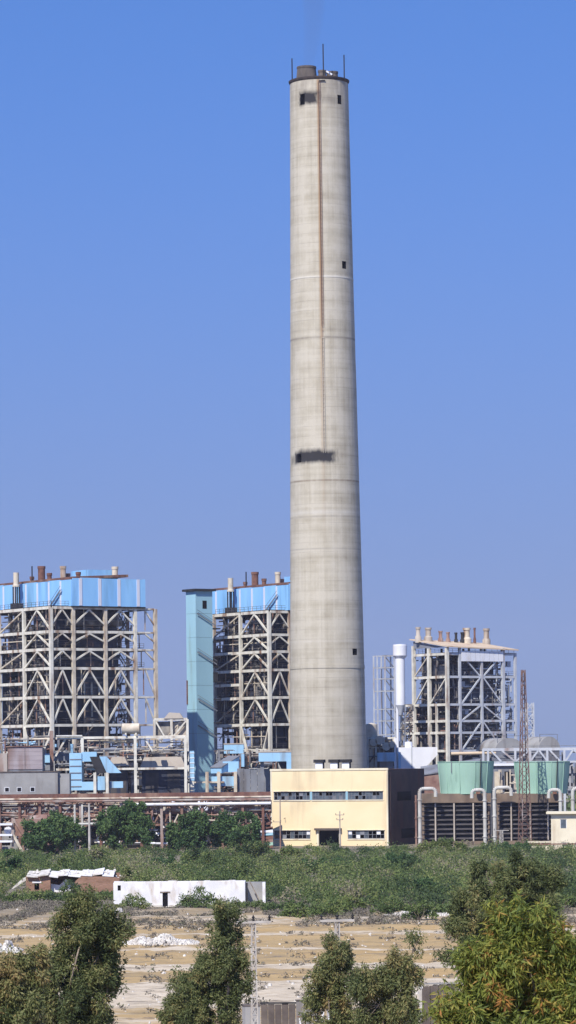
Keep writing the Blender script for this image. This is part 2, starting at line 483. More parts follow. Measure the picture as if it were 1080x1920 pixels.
    # darker, dirtier foot and top
    foot = mth('MULTIPLY', mth('SUBTRACT', 1.0, mth('DIVIDE', z, 60.0), clamp=True), .5, clamp=True)
    col = mixc(mth('MULTIPLY', foot, noise(.3, (1, 1, .3), 6)), col, (.24, .22, .20))
    topm = mth('MULTIPLY', mth('DIVIDE', mth('SUBTRACT', z, 186.0), 10.0, clamp=True), .5)
    col = mixc(mth('MULTIPLY', topm, ramp(noise(.5, (1, 1, .2), 6), [(.4, (0, 0, 0)), (.6, (1, 1, 1))])), col, (.20, .175, .15))
    def line(y, w, colr, amt):
        s = mth('SUBTRACT', 1.0, mth('DIVIDE', mth('ABSOLUTE', mth('SUBTRACT', z, zz(y))), w), clamp=True)
        return mixc(mth('MULTIPLY', s, mth('MULTIPLY', amt, ramp(noise(.4, (1, 1, .2), 4), [(.3, (.4, .4, .4)), (.6, (1, 1, 1))]))), col, colr)
    col = line(527, .5, (.68, .66, .6), .8)
    col = line(640, .45, (.18, .16, .14), .8)
    col = line(906, .4, (.20, .16, .12), .9)
    col = line(965, .9, (.56, .54, .49), .7)
    col = line(973, .4, (.27, .25, .22), .6)
    col = line(1033, .3, (.27, .25, .22), .6)
    col = line(1205, .35, (.58, .55, .5), .5)
    # rust running down beside the ladder
    wob = mth('MULTIPLY_ADD', noise(.3, (1, 1, .08), 4), 2.0, -2.4)
    dr = mth('ABSOLUTE', mth('SUBTRACT', ang, mth('ADD', -1.0, wob)))
    rs = mth('SUBTRACT', 1.0, mth('DIVIDE', dr, 4.6), clamp=True)
    fall = mth('MULTIPLY', ramp(mth('DIVIDE', z, 200.0), [(.38, (0, 0, 0)), (.50, (.3, .3, .3)), (.66, (.7, .7, .7)), (.74, (1, 1, 1)), (.95, (.85, .85, .85))]), 1.0)
    col = mixc(mth('MULTIPLY', mth('MULTIPLY', rs, fall), .95), col, (.32, .19, .09))
    ds = mth('SUBTRACT', 1.0, mth('DIVIDE', mth('ABSOLUTE', mth('ADD', ang, .4)), 1.9), clamp=True)
    col = mixc(mth('MULTIPLY', mth('MULTIPLY', ds, fall), .8), col, (.16, .12, .10))
    # soot
    def soot(a0, a1, y0, y1, amt, soft=4.0, inten=(.03, .03, .035)):
        nonlocal col
        nzv = mth('MULTIPLY_ADD', noise(.7, (1, 1, .5), 6), 26.0, -13.0)
        aa = mth('ADD', ang, nzv)
        ma_ = mth('MULTIPLY', mth('DIVIDE', mth('SUBTRACT', aa, a0), soft, clamp=True), mth('DIVIDE', mth('SUBTRACT', a1, aa), soft * 3, clamp=True))
        zn = mth('MULTIPLY_ADD', noise(.45, (1, 1, .3), 5), 2.4, -1.2)
        zs = mth('ADD', z, zn)
        mz = mth('MULTIPLY', mth('DIVIDE', mth('SUBTRACT', zs, zz(y1)), 1.1, clamp=True), mth('DIVIDE', mth('SUBTRACT', zz(y0), zs), 1.3, clamp=True))
        col = mixc(mth('MULTIPLY', mth('MULTIPLY', ma_, mz), amt), col, inten)
    soot(-46, 4, 176, 209, .97)
    soot(2, 40, 186, 208, .35, inten=(.10, .09, .085))
    soot(-60, 24, 845, 876, .98)
    soot(-80, -50, 852, 876, .5)
    soot(8, 45, 499, 505, .35, inten=(.12, .11, .1))
    n.links.new(col, b.inputs['Base Color'])
    b.inputs['Roughness'].default_value = .95
    b.inputs['Specular IOR Level'].default_value = .1
    bp = n.nodes.new('ShaderNodeBump'); bp.inputs['Strength'].default_value = .25; bp.inputs['Distance'].default_value = .2
    n.links.new(v, bp.inputs['Height']); n.links.new(bp.outputs[0], b.inputs['Normal'])
    m.build('shaft', mt, t, smooth=True)
    # recessed dark openings
    for a, y0, y1, hw in ops:
        c = int(round(((a - 90) % 360) / 360 * N)); mb = MB()
        r = rad((y0 + y1) / 2)
        th0, th1 = 2 * math.pi * (c - hw) / N, 2 * math.pi * (c + hw) / N
        j0 = max(y for y in rows if y <= y0) if False else y0
        P = lambda rr, th, y: (rr * math.cos(th), rr * math.sin(th), zz(y))
        z0, z1 = y1, y0
        b4 = [P(r - 1.2, th0, z0), P(r - 1.2, th1, z0), P(r - 1.2, th1, z1), P(r - 1.2, th0, z1)]
        f4 = [P(r + .01, th0, z0), P(r + .01, th1, z0), P(r + .01, th1, z1), P(r + .01, th0, z1)]
        mb.add(b4 + f4, [(0, 1, 2, 3), (0, 1, 5, 4), (1, 2, 6, 5), (2, 3, 7, 6), (3, 0, 4, 7)])
        mb.build('opening', M_void, t)
    # raised ring at the collars
    for y, hgt, pr_ in ((1252, .9, .10), (527, .35, .06)):
        mb = MB(); r = rad(y); mb.lathe([(r - .1, zz(y) - hgt / 2), (r + pr_, zz(y) - hgt / 2), (r + pr_, zz(y) + hgt / 2), (r - .1, zz(y) + hgt / 2)], 96)
        mb.build('collar', mt, t, smooth=True)
    # rim with flare and top slab
    zt = zz(155); r = rad(155)
    mb = MB(); mb.lathe([(r - .2, zt - .75), (r + .02, zt - .6), (r + .32, zt - .1), (r + .36, zt + .2), (r - .7, zt + .25), (r - .7, zt - .4), (.01, zt - .4)], 96)
    mb.build('rim', pmat('sooty_rim', (.085, .065, .06), (.045, .038, .038), .8, rough=.9), t, smooth=True)
    mflue = pmat('sooty_flue', (.15, .125, .11), (.075, .065, .06), .5, (1, 1, .4), rough=.8)
    for x, w0, w1, yt, dy in ((577, 20.5, 17.5, 126, 0), (606, 7.5, 7, 135, -1.5), (625, 11.5, 10.5, 135, .6)):
        cx = (x - 600) * k; mb = MB(); zt2 = zz(yt)
        mb.lathe([(w0 * k, zt - .4), (w1 * k, zt2 - .5), (w1 * k + .12, zt2 - .5), (w1 * k + .12, zt2), (w1 * k - .25, zt2), (w1 * k - .25, zt2 - 2.5), (.01, zt2 - 2.5)], 32, (cx, dy))
        mb.build('flue', mflue, t, smooth=True)
    mb = MB(); mb.bar((1.9, -2.2, zt + 2.4), (3.4, -2.2, zt + 1.5), .5, .4); mb.build('hatch_cover', M_silo, t)
    for x, yt, dy in ((549, 106, 2.5), (590, 115, 6.6), (607, 92, -6.0), (647, 100, 3.0)):
        bar('lightning_rod', ((x - 599) * k, dy, zt), ((x - 599) * k, dy, zz(yt)), .30, M_soot, t, kind='tube')
    # ladder down the shaft: two stringers and rungs, joined
    for ya, yb, lm_ in ((163, 640, M_rust), (640, 856, pmat('grey_ladder_steel', (.52, .49, .42), (.44, .41, .35), .5))):
        mb = MB(); prev = None
        for y in range(ya, yb + 1, 24):
            rr = rad(y) + .25; c = (-.004 * rr, -rr, zz(y))
            if prev:
                for dx in (-.25, .25): mb.bar((prev[0] + dx, prev[1], prev[2]), (c[0] + dx, c[1], c[2]), .07, .09)
            prev = c
        for y in np.arange(ya + 1, yb - 8, 8): mb.bar((-.25, -(rad(y) + .25), zz(y)), (.25, -(rad(y) + .25), zz(y)), .05)
        stuff(mb.build('ladder', lm_, t))
    bar('ladder_arm', (-.1, -(rad(163) + .22), zz(163)), (1.5, -(rad(163) + .15), zz(162)), .25, M_soot, t)
    return t
build_chimney()

# smoke: a thin brown plume leaving the largest flue
def build_smoke():
    k = DC / F
    mb = MB(); pts = []
    for i in range(9):
        f = i / 8
        p = at(577 + 8 * math.sin(f * 3.0) + 6 * f, 128 - f * 190, DC)
        pts.append((p, 1.5 + 2.4 * f))
    n = 14
    vs = []
    for p, r in pts:
        for i in range(n):
            th = 2 * math.pi * i / n; vs.append((p.x + r * math.cos(th), p.y + r * math.sin(th), p.z))
    fs = [(j * n + i, j * n + (i + 1) % n, (j + 1) * n + (i + 1) % n, (j + 1) * n + i) for j in range(len(pts) - 1) for i in range(n)]
    fs += [tuple(range(n))[::-1], tuple(range((len(pts) - 1) * n, len(pts) * n))]
    mb.add(vs, fs)
    m = bpy.data.materials.new('smoke'); m.use_nodes = True
    nn = m.node_tree; nn.nodes.remove(nn.nodes['Principled BSDF'])
    pv = nn.nodes.new('ShaderNodeVolumePrincipled')
    pv.inputs['Color'].default_value = (.28, .26, .27, 1)
    pv.inputs['Density'].default_value = .022
    nn.links.new(pv.outputs[0], nn.nodes['Material Output'].inputs['Volume'])
    o = mb.build('smoke', m)
    tag(o, 'thin grey smoke rising from the flue on top of the tall chimney', 'smoke', kind='stuff')
build_smoke()

# ------------------------------------------------------------------ the boiler houses
YAW = R(33)
DX, DY = Vector((math.cos(YAW), math.sin(YAW), 0)), Vector((-math.sin(YAW), math.cos(YAW), 0))

def clutter(parent, x0, x1, y0, y1, z0, z1, n, mat, rmin=.12, rmax=.35, name='pipework', seed=1):
    """many small pipes too small to pick apart, joined into one part"""
    rd = random.Random(seed); mb = MB()
    for _ in range(n):
        x, y, z = rd.uniform(x0, x1), rd.uniform(y0, y1), rd.uniform(z0, z1); r = rd.uniform(rmin, rmax)
        k = rd.random()
        if k < .35: mb.tube((x, y, z), (min(x1, x + rd.uniform(2, 8)), y, z + rd.uniform(-.3, .3)), r, n=6)
        elif k < .6: mb.tube((x, y, z), (x, min(y1, y + rd.uniform(2, 8)), z), r, n=6)
        elif k < .85: mb.tube((x, y, z), (x, y, min(z1, z + rd.uniform(2, 8))), r, n=6)
        elif k < .95: mb.bar((x, y, z), (min(x1, x + rd.uniform(2, 4)), y, min(z1, z + rd.uniform(2, 4))), r * 1.2)
        else: mb.box(x, x + rd.uniform(.6, 1.6), y, y + rd.uniform(.6, 1.6), z, z + rd.uniform(.6, 1.8))
    return stuff(mb.build(name, mat, parent))

def rails(parent, edges, mat, name='handrail'):
    mb = MB()
    for p, q in edges:
        p, q = Vector(p), Vector(q); up = Vector((0, 0, 1))
        for h in (.6, 1.15): mb.bar(p + up * h, q + up * h, .07)
        n = max(2, int((q - p).length / 2))
        for i in range(n + 1):
            c = p.lerp(q, i / n); mb.bar(c, c + up * 1.15, .07)
    return stuff(mb.build(name, mat, parent))

def stair(parent, p, q, w, mat, name='stair'):
    mb = MB(); p, q = Vector(p), Vector(q); d = q - p
    side = Vector((0, 0, 1)).cross(d).normalized() * w / 2
    for s in (-1, 1):
        mb.bar(p + side * s, q + side * s, .1, .35)
        mb.bar(p + side * s + Vector((0, 0, 1.1)), q + side * s + Vector((0, 0, 1.1)), .08)
    n = max(4, int(abs(d.z) / .3))
    for i in range(n):
        c = p + d * (i + .5) / n; mb.bar(c - side, c + side, .3, .06)
    return mb.build(name, mat, parent)

def build_boiler(label):
    D = 900.0
    o = at(98, 1420, D); o.z = 0
    t = thing('boiler_house', label, 'boiler house', o, YAW, 'open steel boiler houses with blue cladding')
    O = Vector((o.x, o.y, 45))
    cx = [0] + [along(O, DX, x, 45) for x in (138, 198, 254, 292)]
    cy = [0, along(O, DY, 46, 45)]; cy += [cy[1] * 1.95, cy[1] * 2.9]
    zl = lambda y: zat(98, y, D)
    Ls = [zl(y) for y in (1139, 1184, 1217, 1253, 1307, 1360)] + [24.0, 13.0, 0]
    Lm = zl(1280)
    # columns
    for i, x in enumerate(cx):
        for j, y in enumerate(cy):
            if i == 4 and j > 1: continue
            outer = (i == 0 or j == 0)
            top = Ls[0] if not (i in (1, 2, 3) and j == 0) else Ls[0] + .2
            mt = (M_tan if (j == 0 and i in (1, 2, 4)) else M_white) if outer else M_rust2
            bar('column', (x, y, 0), (x, y, top), (.85 if j == 0 else .8) if outer else .7, mt, t)
    # beams and braces of the face towards the right
    rd = random.Random(5)
    for k, z in enumerate(Ls[:-1]):
        for i in range(4):
            y = 0
            a, c = cx[i] + .48, cx[i + 1] - .48
            bar('beam', (a, y, z), (c, y, z), .45, M_white, t, h=.68 if i < 3 else .42)
            if k < len(Ls) - 1:
                zb = Ls[k + 1]
                if k < 5:
                    xm = (cx[i] + cx[i + 1]) / 2
                    w = .42 if i in (1, 2) else .36
                    if i != 3: bar('brace', (xm, y, z - .4), (cx[i] + .4, y, zb + .5 + (.2 if k > 2 else 1.6)), w, M_white, t)
                    bar('brace', (xm, y, z - .4), (cx[i + 1] - .4, y, zb + .5 + (.2 if k > 2 else 1.6)), w, M_white, t)
                elif k in (6,) and i in (0, 3):
                    bar('brace', (cx[i] + .4, y, z - .4), (cx[i + 1] - .4, y, zb + .4), .45, M_white, t)
        for j in range(3):
            a, c = cy[j] + .48, cy[j + 1] - .48
            bar('beam', (0, a, z), (0, c, z), .45, M_white, t, h=.75)
            if k < 5:
                zb = Ls[k + 1]; ym = (cy[j] + cy[j + 1]) / 2
                if j == 0 or (j == 2):
                    bar('brace', (0, ym, z - .45), (0, cy[j] + .4, zb + .5), .42, M_white, t)
                    bar('brace', (0, ym, z - .45), (0, cy[j + 1] - .4, zb + .5), .42, M_white, t)
                elif k % 2 == 0:
                    bar('brace', (0, cy[j] + .4, z - .4), (0, cy[j + 1] - .4, zb + .5), .35, M_tan, t)
            elif k == 5 and j == 0:
                bar('brace', (.02, cy[0] + .4, z - .4), (.02, cy[1] - .5, .8), .55, M_white, t)
                bar('brace', (-.53, cy[1] - .4, z - .4), (-.53, cy[0] + .5, .8), .55, M_white, t)
        # beams of the rear faces, seen through the frame
        for i in range(3):
            bar('beam', (cx[i] + .4, cy[2], z), (cx[i + 1] - .4, cy[2], z), .45, M_shaded, t, h=.7)
            bar('beam', (cx[i] + .4, cy[3], z), (cx[i + 1] - .4, cy[3], z), .45, M_shaded, t, h=.7)
            bar('beam', (cx[i] + .4, cy[1], z), (cx[i + 1] - .4, cy[1], z), .4, M_shaded, t, h=.6)
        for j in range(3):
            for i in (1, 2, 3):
                bar('beam', (cx[i], cy[j] + .4, z), (cx[i], cy[j + 1] - .4, z), .4, M_shaded, t, h=.6)
        bar('beam', (cx[4], .5, z), (cx[4], cy[1] - .5, z), .4, M_tan, t, h=.45)
    for j in range(1, 3):
        bar('beam', (0, cy[j] + .48, Lm), (0, cy[j + 1] - .48, Lm), .5, M_white, t, h=.7)
    # thinner second braces and posts just behind the outer faces
    for k, z in enumerate(Ls[:6]):
        zb = Ls[k + 1]
        for i in range(4):
            xq = cx[i] + (cx[i + 1] - cx[i]) * (.3 + .1 * ((i + k) % 4))
            bar('thin_post', (xq, 1.1, zb + .6), (xq, 1.1, z - .2), .22, M_tan if (i + k) % 3 else M_rust2, t)
            if (i + k) % 2 == 0 and i < 3: bar('thin_brace', (cx[i] + .6, 1.3, zb + .8), (xq + 1.5, 1.3, z - .3), .22, M_clut, t)
            if i < 3: bar('thin_beam', (cx[i] + .5, 1.2, (z + zb) / 2), (cx[i + 1] - .5, 1.2, (z + zb) / 2), .2, M_shaded if k % 2 else M_clut, t)
        for j in range(3):
            for f_ in (.28, .62):
                yq = cy[j] + (cy[j + 1] - cy[j]) * (f_ + .06 * ((j + k) % 3))
                bar('thin_post', (.9, yq, zb + .6), (.9, yq, z - .2), .24, M_tan if (j + k) % 2 else M_rust2, t)
            if (j + k) % 2: bar('thin_brace', (1.0, cy[j] + 1, z - .5), (1.0, cy[j] + 7, zb + .8), .26, M_clut, t)
            bar('thin_beam', (.8, cy[j] + .5, (z + zb) / 2 + .3), (.8, cy[j + 1] - .5, (z + zb) / 2 + .3), .24, M_tan if k % 2 else M_shaded, t)
    # floors of steel grating
    for k, z in enumerate(Ls[:-2]):
        slab('floor', .6, cx[1] + 1.5, 1.0, cy[2] - 1.5, z + .5, z + .62, M_dark, t)
        slab('floor', cx[1] + 1.6, cx[3] - 2.2, .8, 4.6, z + .5, z + .62, M_dark, t)
        if k % 2 == 0: slab('floor', .8, cx[1] + 1.2, cy[2] + 1.2, cy[3] - 2, z + .5, z + .62, M_dark, t)
        if k in (2, 3): slab('floor', cx[3] + .5, cx[3] + 3.0, .6, 3, z + .5, z + .62, M_dark, t)
    # furnace and back pass
    fx0, fx1, fy0, fy1 = cx[1] + 1.8, cx[3] - 2.6, 5.0, cy[1] + 9
    mb = MB(); mb.box(fx0, fx1, fy0, fy1, Ls[4] - 2, Ls[0] - .6)
    mb.hexa([(fx0 + 4, fy0 + 4, Ls[6] - 6), (fx1 - 4, fy0 + 4, Ls[6] - 6), (fx1 - 4, fy1 - 4, Ls[6] - 6), (fx0 + 4, fy1 - 4, Ls[6] - 6)],
            [(fx0, fy0, Ls[4] - 2), (fx1, fy0, Ls[4] - 2), (fx1, fy1, Ls[4] - 2), (fx0, fy1, Ls[4] - 2)])
    mb.build('furnace', M_furn, t)
    for z in np.arange(Ls[4], Ls[0] - 1, 2.6):
        bar('buckstay', (fx0 - .2, fy0 - .25, z), (fx1 + .2, fy0 - .25, z), .4, M_slate, t, h=.45)
        bar('buckstay', (fx0 - .25, fy0, z), (fx0 - .25, fy1, z), .4, M_slate, t, h=.45)
    for x in np.linspace(fx0 + 1.5, fx1 - 1.5, 6): bar('riser_pipe', (x, fy0 - .7, Ls[5]), (x, fy0 - .7, Ls[4] + 4), .5, M_white, t, kind='tube')
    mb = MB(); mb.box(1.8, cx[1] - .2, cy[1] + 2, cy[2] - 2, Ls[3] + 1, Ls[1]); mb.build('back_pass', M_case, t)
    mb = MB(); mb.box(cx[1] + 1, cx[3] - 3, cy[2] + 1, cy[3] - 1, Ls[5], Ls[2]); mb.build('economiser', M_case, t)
    mb = MB(); mb.box(2.4, cx[1] + 1.7, 4.2, cy[1] - .8, 17, Ls[0] - .7); mb.build('shade_block', M_case, t)  # solid block added so that the left bay reads as dark shade
    mb = MB(); mb.tube((cx[1] - .2, 3.2, Ls[0] - 3.6), (cx[3] - 2.5, 3.2, Ls[0] - 3.6), 1.0, n=16); mb.build('steam_drum', M_clut, t, True)
    # ducts on the left face
    rd = random.Random(3)
    for y, z0, z1, w in ((4, Ls[4], Ls[1], 1.5), (9.5, Ls[5], Ls[3], 2.2), (cy[1] + 5, Ls[4], Ls[2], 2.0), (cy[1] + 9, Ls[2], Ls[0] - 1, 1.6)):
        bar('duct', (3.2, y, z0), (3.2, y, z1), w, M_clut, t)
    for y0_, y1_, z in ((2, 12, Ls[3] + 2.5), (3, 11, Ls[1] + 2.2), (cy[1] + 1, cy[1] + 10, Ls[3] + 3), (2, 9, Ls[4] + 3.2), (cy[1] + 2, cy[2] - 1, Ls[5] + 3)):
        bar('duct', (2.5, y0_, z), (2.5, y1_, z), 1.5, M_clut, t, h=1.3)
    clutter(t, .9, 2.6, 1, cy[2], 24, Ls[0] - .5, 150, M_clut, .1, .28, seed=1)
    clutter(t, .9, 3, 1, cy[3], 14, Ls[0] - .5, 110, M_shaded, .12, .34, seed=2)
    clutter(t, .9, cx[1] + 1, 1.5, cy[2], 14, Ls[0] - .5, 110, M_soot, .3, .7, name='lagged_pipework', seed=7)
    clutter(t, cx[1] + 1, cx[3] - 2.6, 1.0, 4.6, 22, Ls[4] + 1, 40, M_clut, .1, .26, seed=3)
    clutter(t, cx[3] - 2.6, cx[3] + .4, 1, cy[1], 24, Ls[0] - 1, 70, M_clut, .1, .3, seed=4)
    clutter(t, cx[3] - 2.6, cx[3] + .4, 4, cy[2], 24, Ls[0] - 1, 90, M_soot, .25, .6, name='lagged_pipework', seed=8)
    ed = []
    for z in Ls[:-2]:
        ed += [((.5, .5, z + .6), (.5, cy[2], z + .6)), ((.5, .7, z + .6), (cx[3], .7, z + .6))]
    ed += [((cx[3] + .5, .6, Ls[k] + .6), (cx[3] + 3, .6, Ls[k] + .6)) for k in (2, 3)]
    rails(t, ed, M_shaded)
    for k in range(5):
        z0, z1 = Ls[k + 1] + .6, Ls[k] + .6
        stair(t, (cx[3] - 1.6, 2 + (k % 2) * 6, z0), (cx[3] - 1.6, 8 - (k % 2) * 6, z1), .9, M_slate)
    stair(t, (cx[1] - 1.0, 10, Ls[0] + .6), (cx[1] - 1.0, 4, Ls[0] + 4.8), 1.0, M_slate)
    # mill floor at the foot, its shade put into the dark colour
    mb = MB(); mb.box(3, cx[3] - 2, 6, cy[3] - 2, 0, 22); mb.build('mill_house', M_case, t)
    for i in range(4):
        x = 4 + i * 6.5
        mb = MB(); mb.lathe([(.01, 0), (2.0, 0), (2.0, 5), (1.2, 7.5), (.01, 7.5)], 16, (x, 3.4)); mb.build('coal_mill', M_soot, t, True)
    # blue cladding round the top: single panels between white strips
    zb, zt = Ls[0] + .5, Ls[0] + 7.8
    X0 = cx[1] - .6; X1 = along(Vector((O.x, O.y, 62)), DX, 270, 62); Y0 = -.9; Y1 = cy[3] + 1
    mb = MB(); mb.box(X0 + .25, X1 - .25, Y0 + .25, Y1 - .25, zb + .1, zt - 1.0); mb.build('penthouse_core', M_slate, t)
    xs = [X0] + [along(Vector((O.x, O.y, 62)), DX, x, 62) for x in (148, 184, 220, 256)] + [X1]
    for a, c in zip(xs[:-1], xs[1:]):
        slab('cladding_panel', a + .05, c - .05, Y0, Y0 + .2, zb, zt + random.uniform(-.15, .15), M_blue, t)
    for x in xs[1:-1]: slab('trim_strip', x - .45, x + .45, Y0 - .12, Y0 - .004, zb + .1, zt - .1, M_strip, t)
    nb = 7; ysp = np.linspace(Y0, Y1, nb + 1)
    for a, c in zip(ysp[:-1], ysp[1:]):
        slab('cladding_panel', X0 - .2, X0, a + (.2 if a == Y0 else .04), c - .04, zb, zt + random.uniform(-.15, .15) - .3, M_blue, t)
        slab('trim_strip', X0 - .33, X0 - .204, c - .75, c - .02, zb + .1, zt - .6, M_strip, t)
    slab('cladding_panel', X1 - .2, X1, Y0 + .25, Y1, zb, zt, M_blue, t)
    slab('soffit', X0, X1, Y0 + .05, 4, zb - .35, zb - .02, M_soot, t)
    mb = MB(); mb.hexa([(X0 + .3, Y0 + .4, zt - .3), (X1 - 5, Y0 + .4, zt + .5), (X1 - 5, Y1, zt + .5), (X0 + .3, Y1, zt - .3)],
                       [(X0 + .3, Y0 + .4, zt + .35), (X1 - 5, Y0 + .4, zt + 1.2), (X1 - 5, Y1, zt + 1.2), (X0 + .3, Y1, zt + .35)])
    mb.build('roof', M_rust, t)
    mb = MB(); mb.box(X1 - 14, X1 - 5.6, 5, 14, zt - .9, zt + 2.6); mb.build('roof_hut', M_blue, t)
    # vents on the roof
    def vent(x, y, h, r, m): 
        mb = MB(); mb.lathe([(r, zt - .8), (r, zt + h - .7), (r + .12, zt + h - .7), (r + .12, zt + h), (.01, zt + h)], 14, (x, y)); mb.build('roof_vent', m, t, True)
    vent(X0 + 3, 21, 4.2, .95, M_rust); vent(X0 + 3, 9.3, 3.6, .75, M_tan); vent(X0 + 1.5, 14, 2.0, .6, M_rust); vent(X0 + 5, 11, 1.8, .9, M_rust2)
    vent(X0 + 6, 6.5, 2.0, .6, M_rust); vent(X1 - 7, 3, 3.4, .8, M_tan); vent(X0 + 2, 24.5, 1.6, .5, M_rust)
    bar('mast', (X0 + .4, 21.5, zt), (X0 + .4, 21.5, zt + 4.2), .25, M_soot, t)
    # vent tower beside the cladding
    for a in (-.6, .6):
        for c in (-.6, .6): bar('vent_frame', (X0 - 2.4 + a, 25.2 + c, Ls[0] + .6), (X0 - 2.4 + a, 25.2 + c, zt - 1.0), .28, M_soot, t)
    mb = MB(); mb.lathe([(1.0, zt - 1.2), (1.0, zt - .7), (.75, zt - .6), (.75, zt + 2.6), (.01, zt + 2.6)], 14, (X0 - 2.4, 25.2)); mb.build('roof_vent', M_tan, t, True)
    mb = MB(); mb.box(X0 - 3.6, X0 - 1.2, 23.8, 26.4, Ls[0] + .65, Ls[0] + 2.2); mb.build('fan_housing', M_soot, t)
    return t

b1 = build_boiler('blue topped open steel boiler house at the far left of the plant')
b2 = copy_tree(b1)
p2 = at(507, 1420, 940.0); b2.location = (p2.x, p2.y, 0)
b2['label'] = 'blue topped open steel boiler house half hidden behind the tall chimney'
cut = b2.children
xcut = along(Vector((b1.location.x, b1.location.y, 45)), DX, 254, 45) + .6
for ch in list(cut):                      # its last bay stays unbuilt: nothing of it shows behind the chimney
    if ch.location.x > xcut: bpy.data.objects.remove(ch)

# lift tower beside the second boiler house
def build_lift():
    D = 946.0
    t = placed('lift_tower', 'slim pale teal clad lift tower beside the half hidden boiler house', 'tower', 370, D, YAW, 0)
    o = Vector((t.location.x, t.location.y, 50))
    w = along(o, DX, 399, 50); d = along(o, DY, 350, 50)
    zt = fz(t, 1108, 370)
    zs = [0] + [fz(t, y, 370) for y in (1375, 1330, 1285, 1240, 1195, 1150)] + [zt]
    mb = MB(); mb.box(.12, w - .12, .12, d - .12, 0, zt - .2); mb.build('shaft_core', M_slate, t)
    for a, c in zip(zs[:-1], zs[1:]):
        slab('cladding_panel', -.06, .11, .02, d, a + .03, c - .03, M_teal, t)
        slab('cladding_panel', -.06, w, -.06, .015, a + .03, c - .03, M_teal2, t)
    slab('roof_slab', -.8, w + .8, -.8, d + .8, zt, zt + .6, M_soot, t)
    slab('window', w * .4, w * .65, -.1, -.064, zt - 4.8, zt - 2.6, M_void, t)
    for y in (1150, 1222, 1310, 1360):
        z = fz(t, y, 370)
        mb = MB(); mb.bar((.1, -.45, z), (w + 1, -.45, z - 3.4), .12, .3); mb.bar((.1, -.45, z + 1.0), (w + 1, -.45, z - 2.4), .09)
        mb.build('stair_flight', M_slate, t)
    for y in (1178, 1203, 1231, 1250, 1278, 1311, 1355):
        z = fz(t, y, 370); slab('landing', w, w + 2.4, -.3, 2.2, z - .2, z + .15, M_soot, t)
    mb = MB(); 
    for y in (1250, 1278): z = fz(t, y, 370); mb.box(w + .1, w + 1.6, 0, 1.8, z + .2, z + 2.6)
    mb.build('landing_cabin', M_soot, t)
    slab('rain_pipe', -.3, -.07, d - .6, d - .2, fz(t, 1320, 370), fz(t, 1275, 370), M_rust, t)
build_lift()

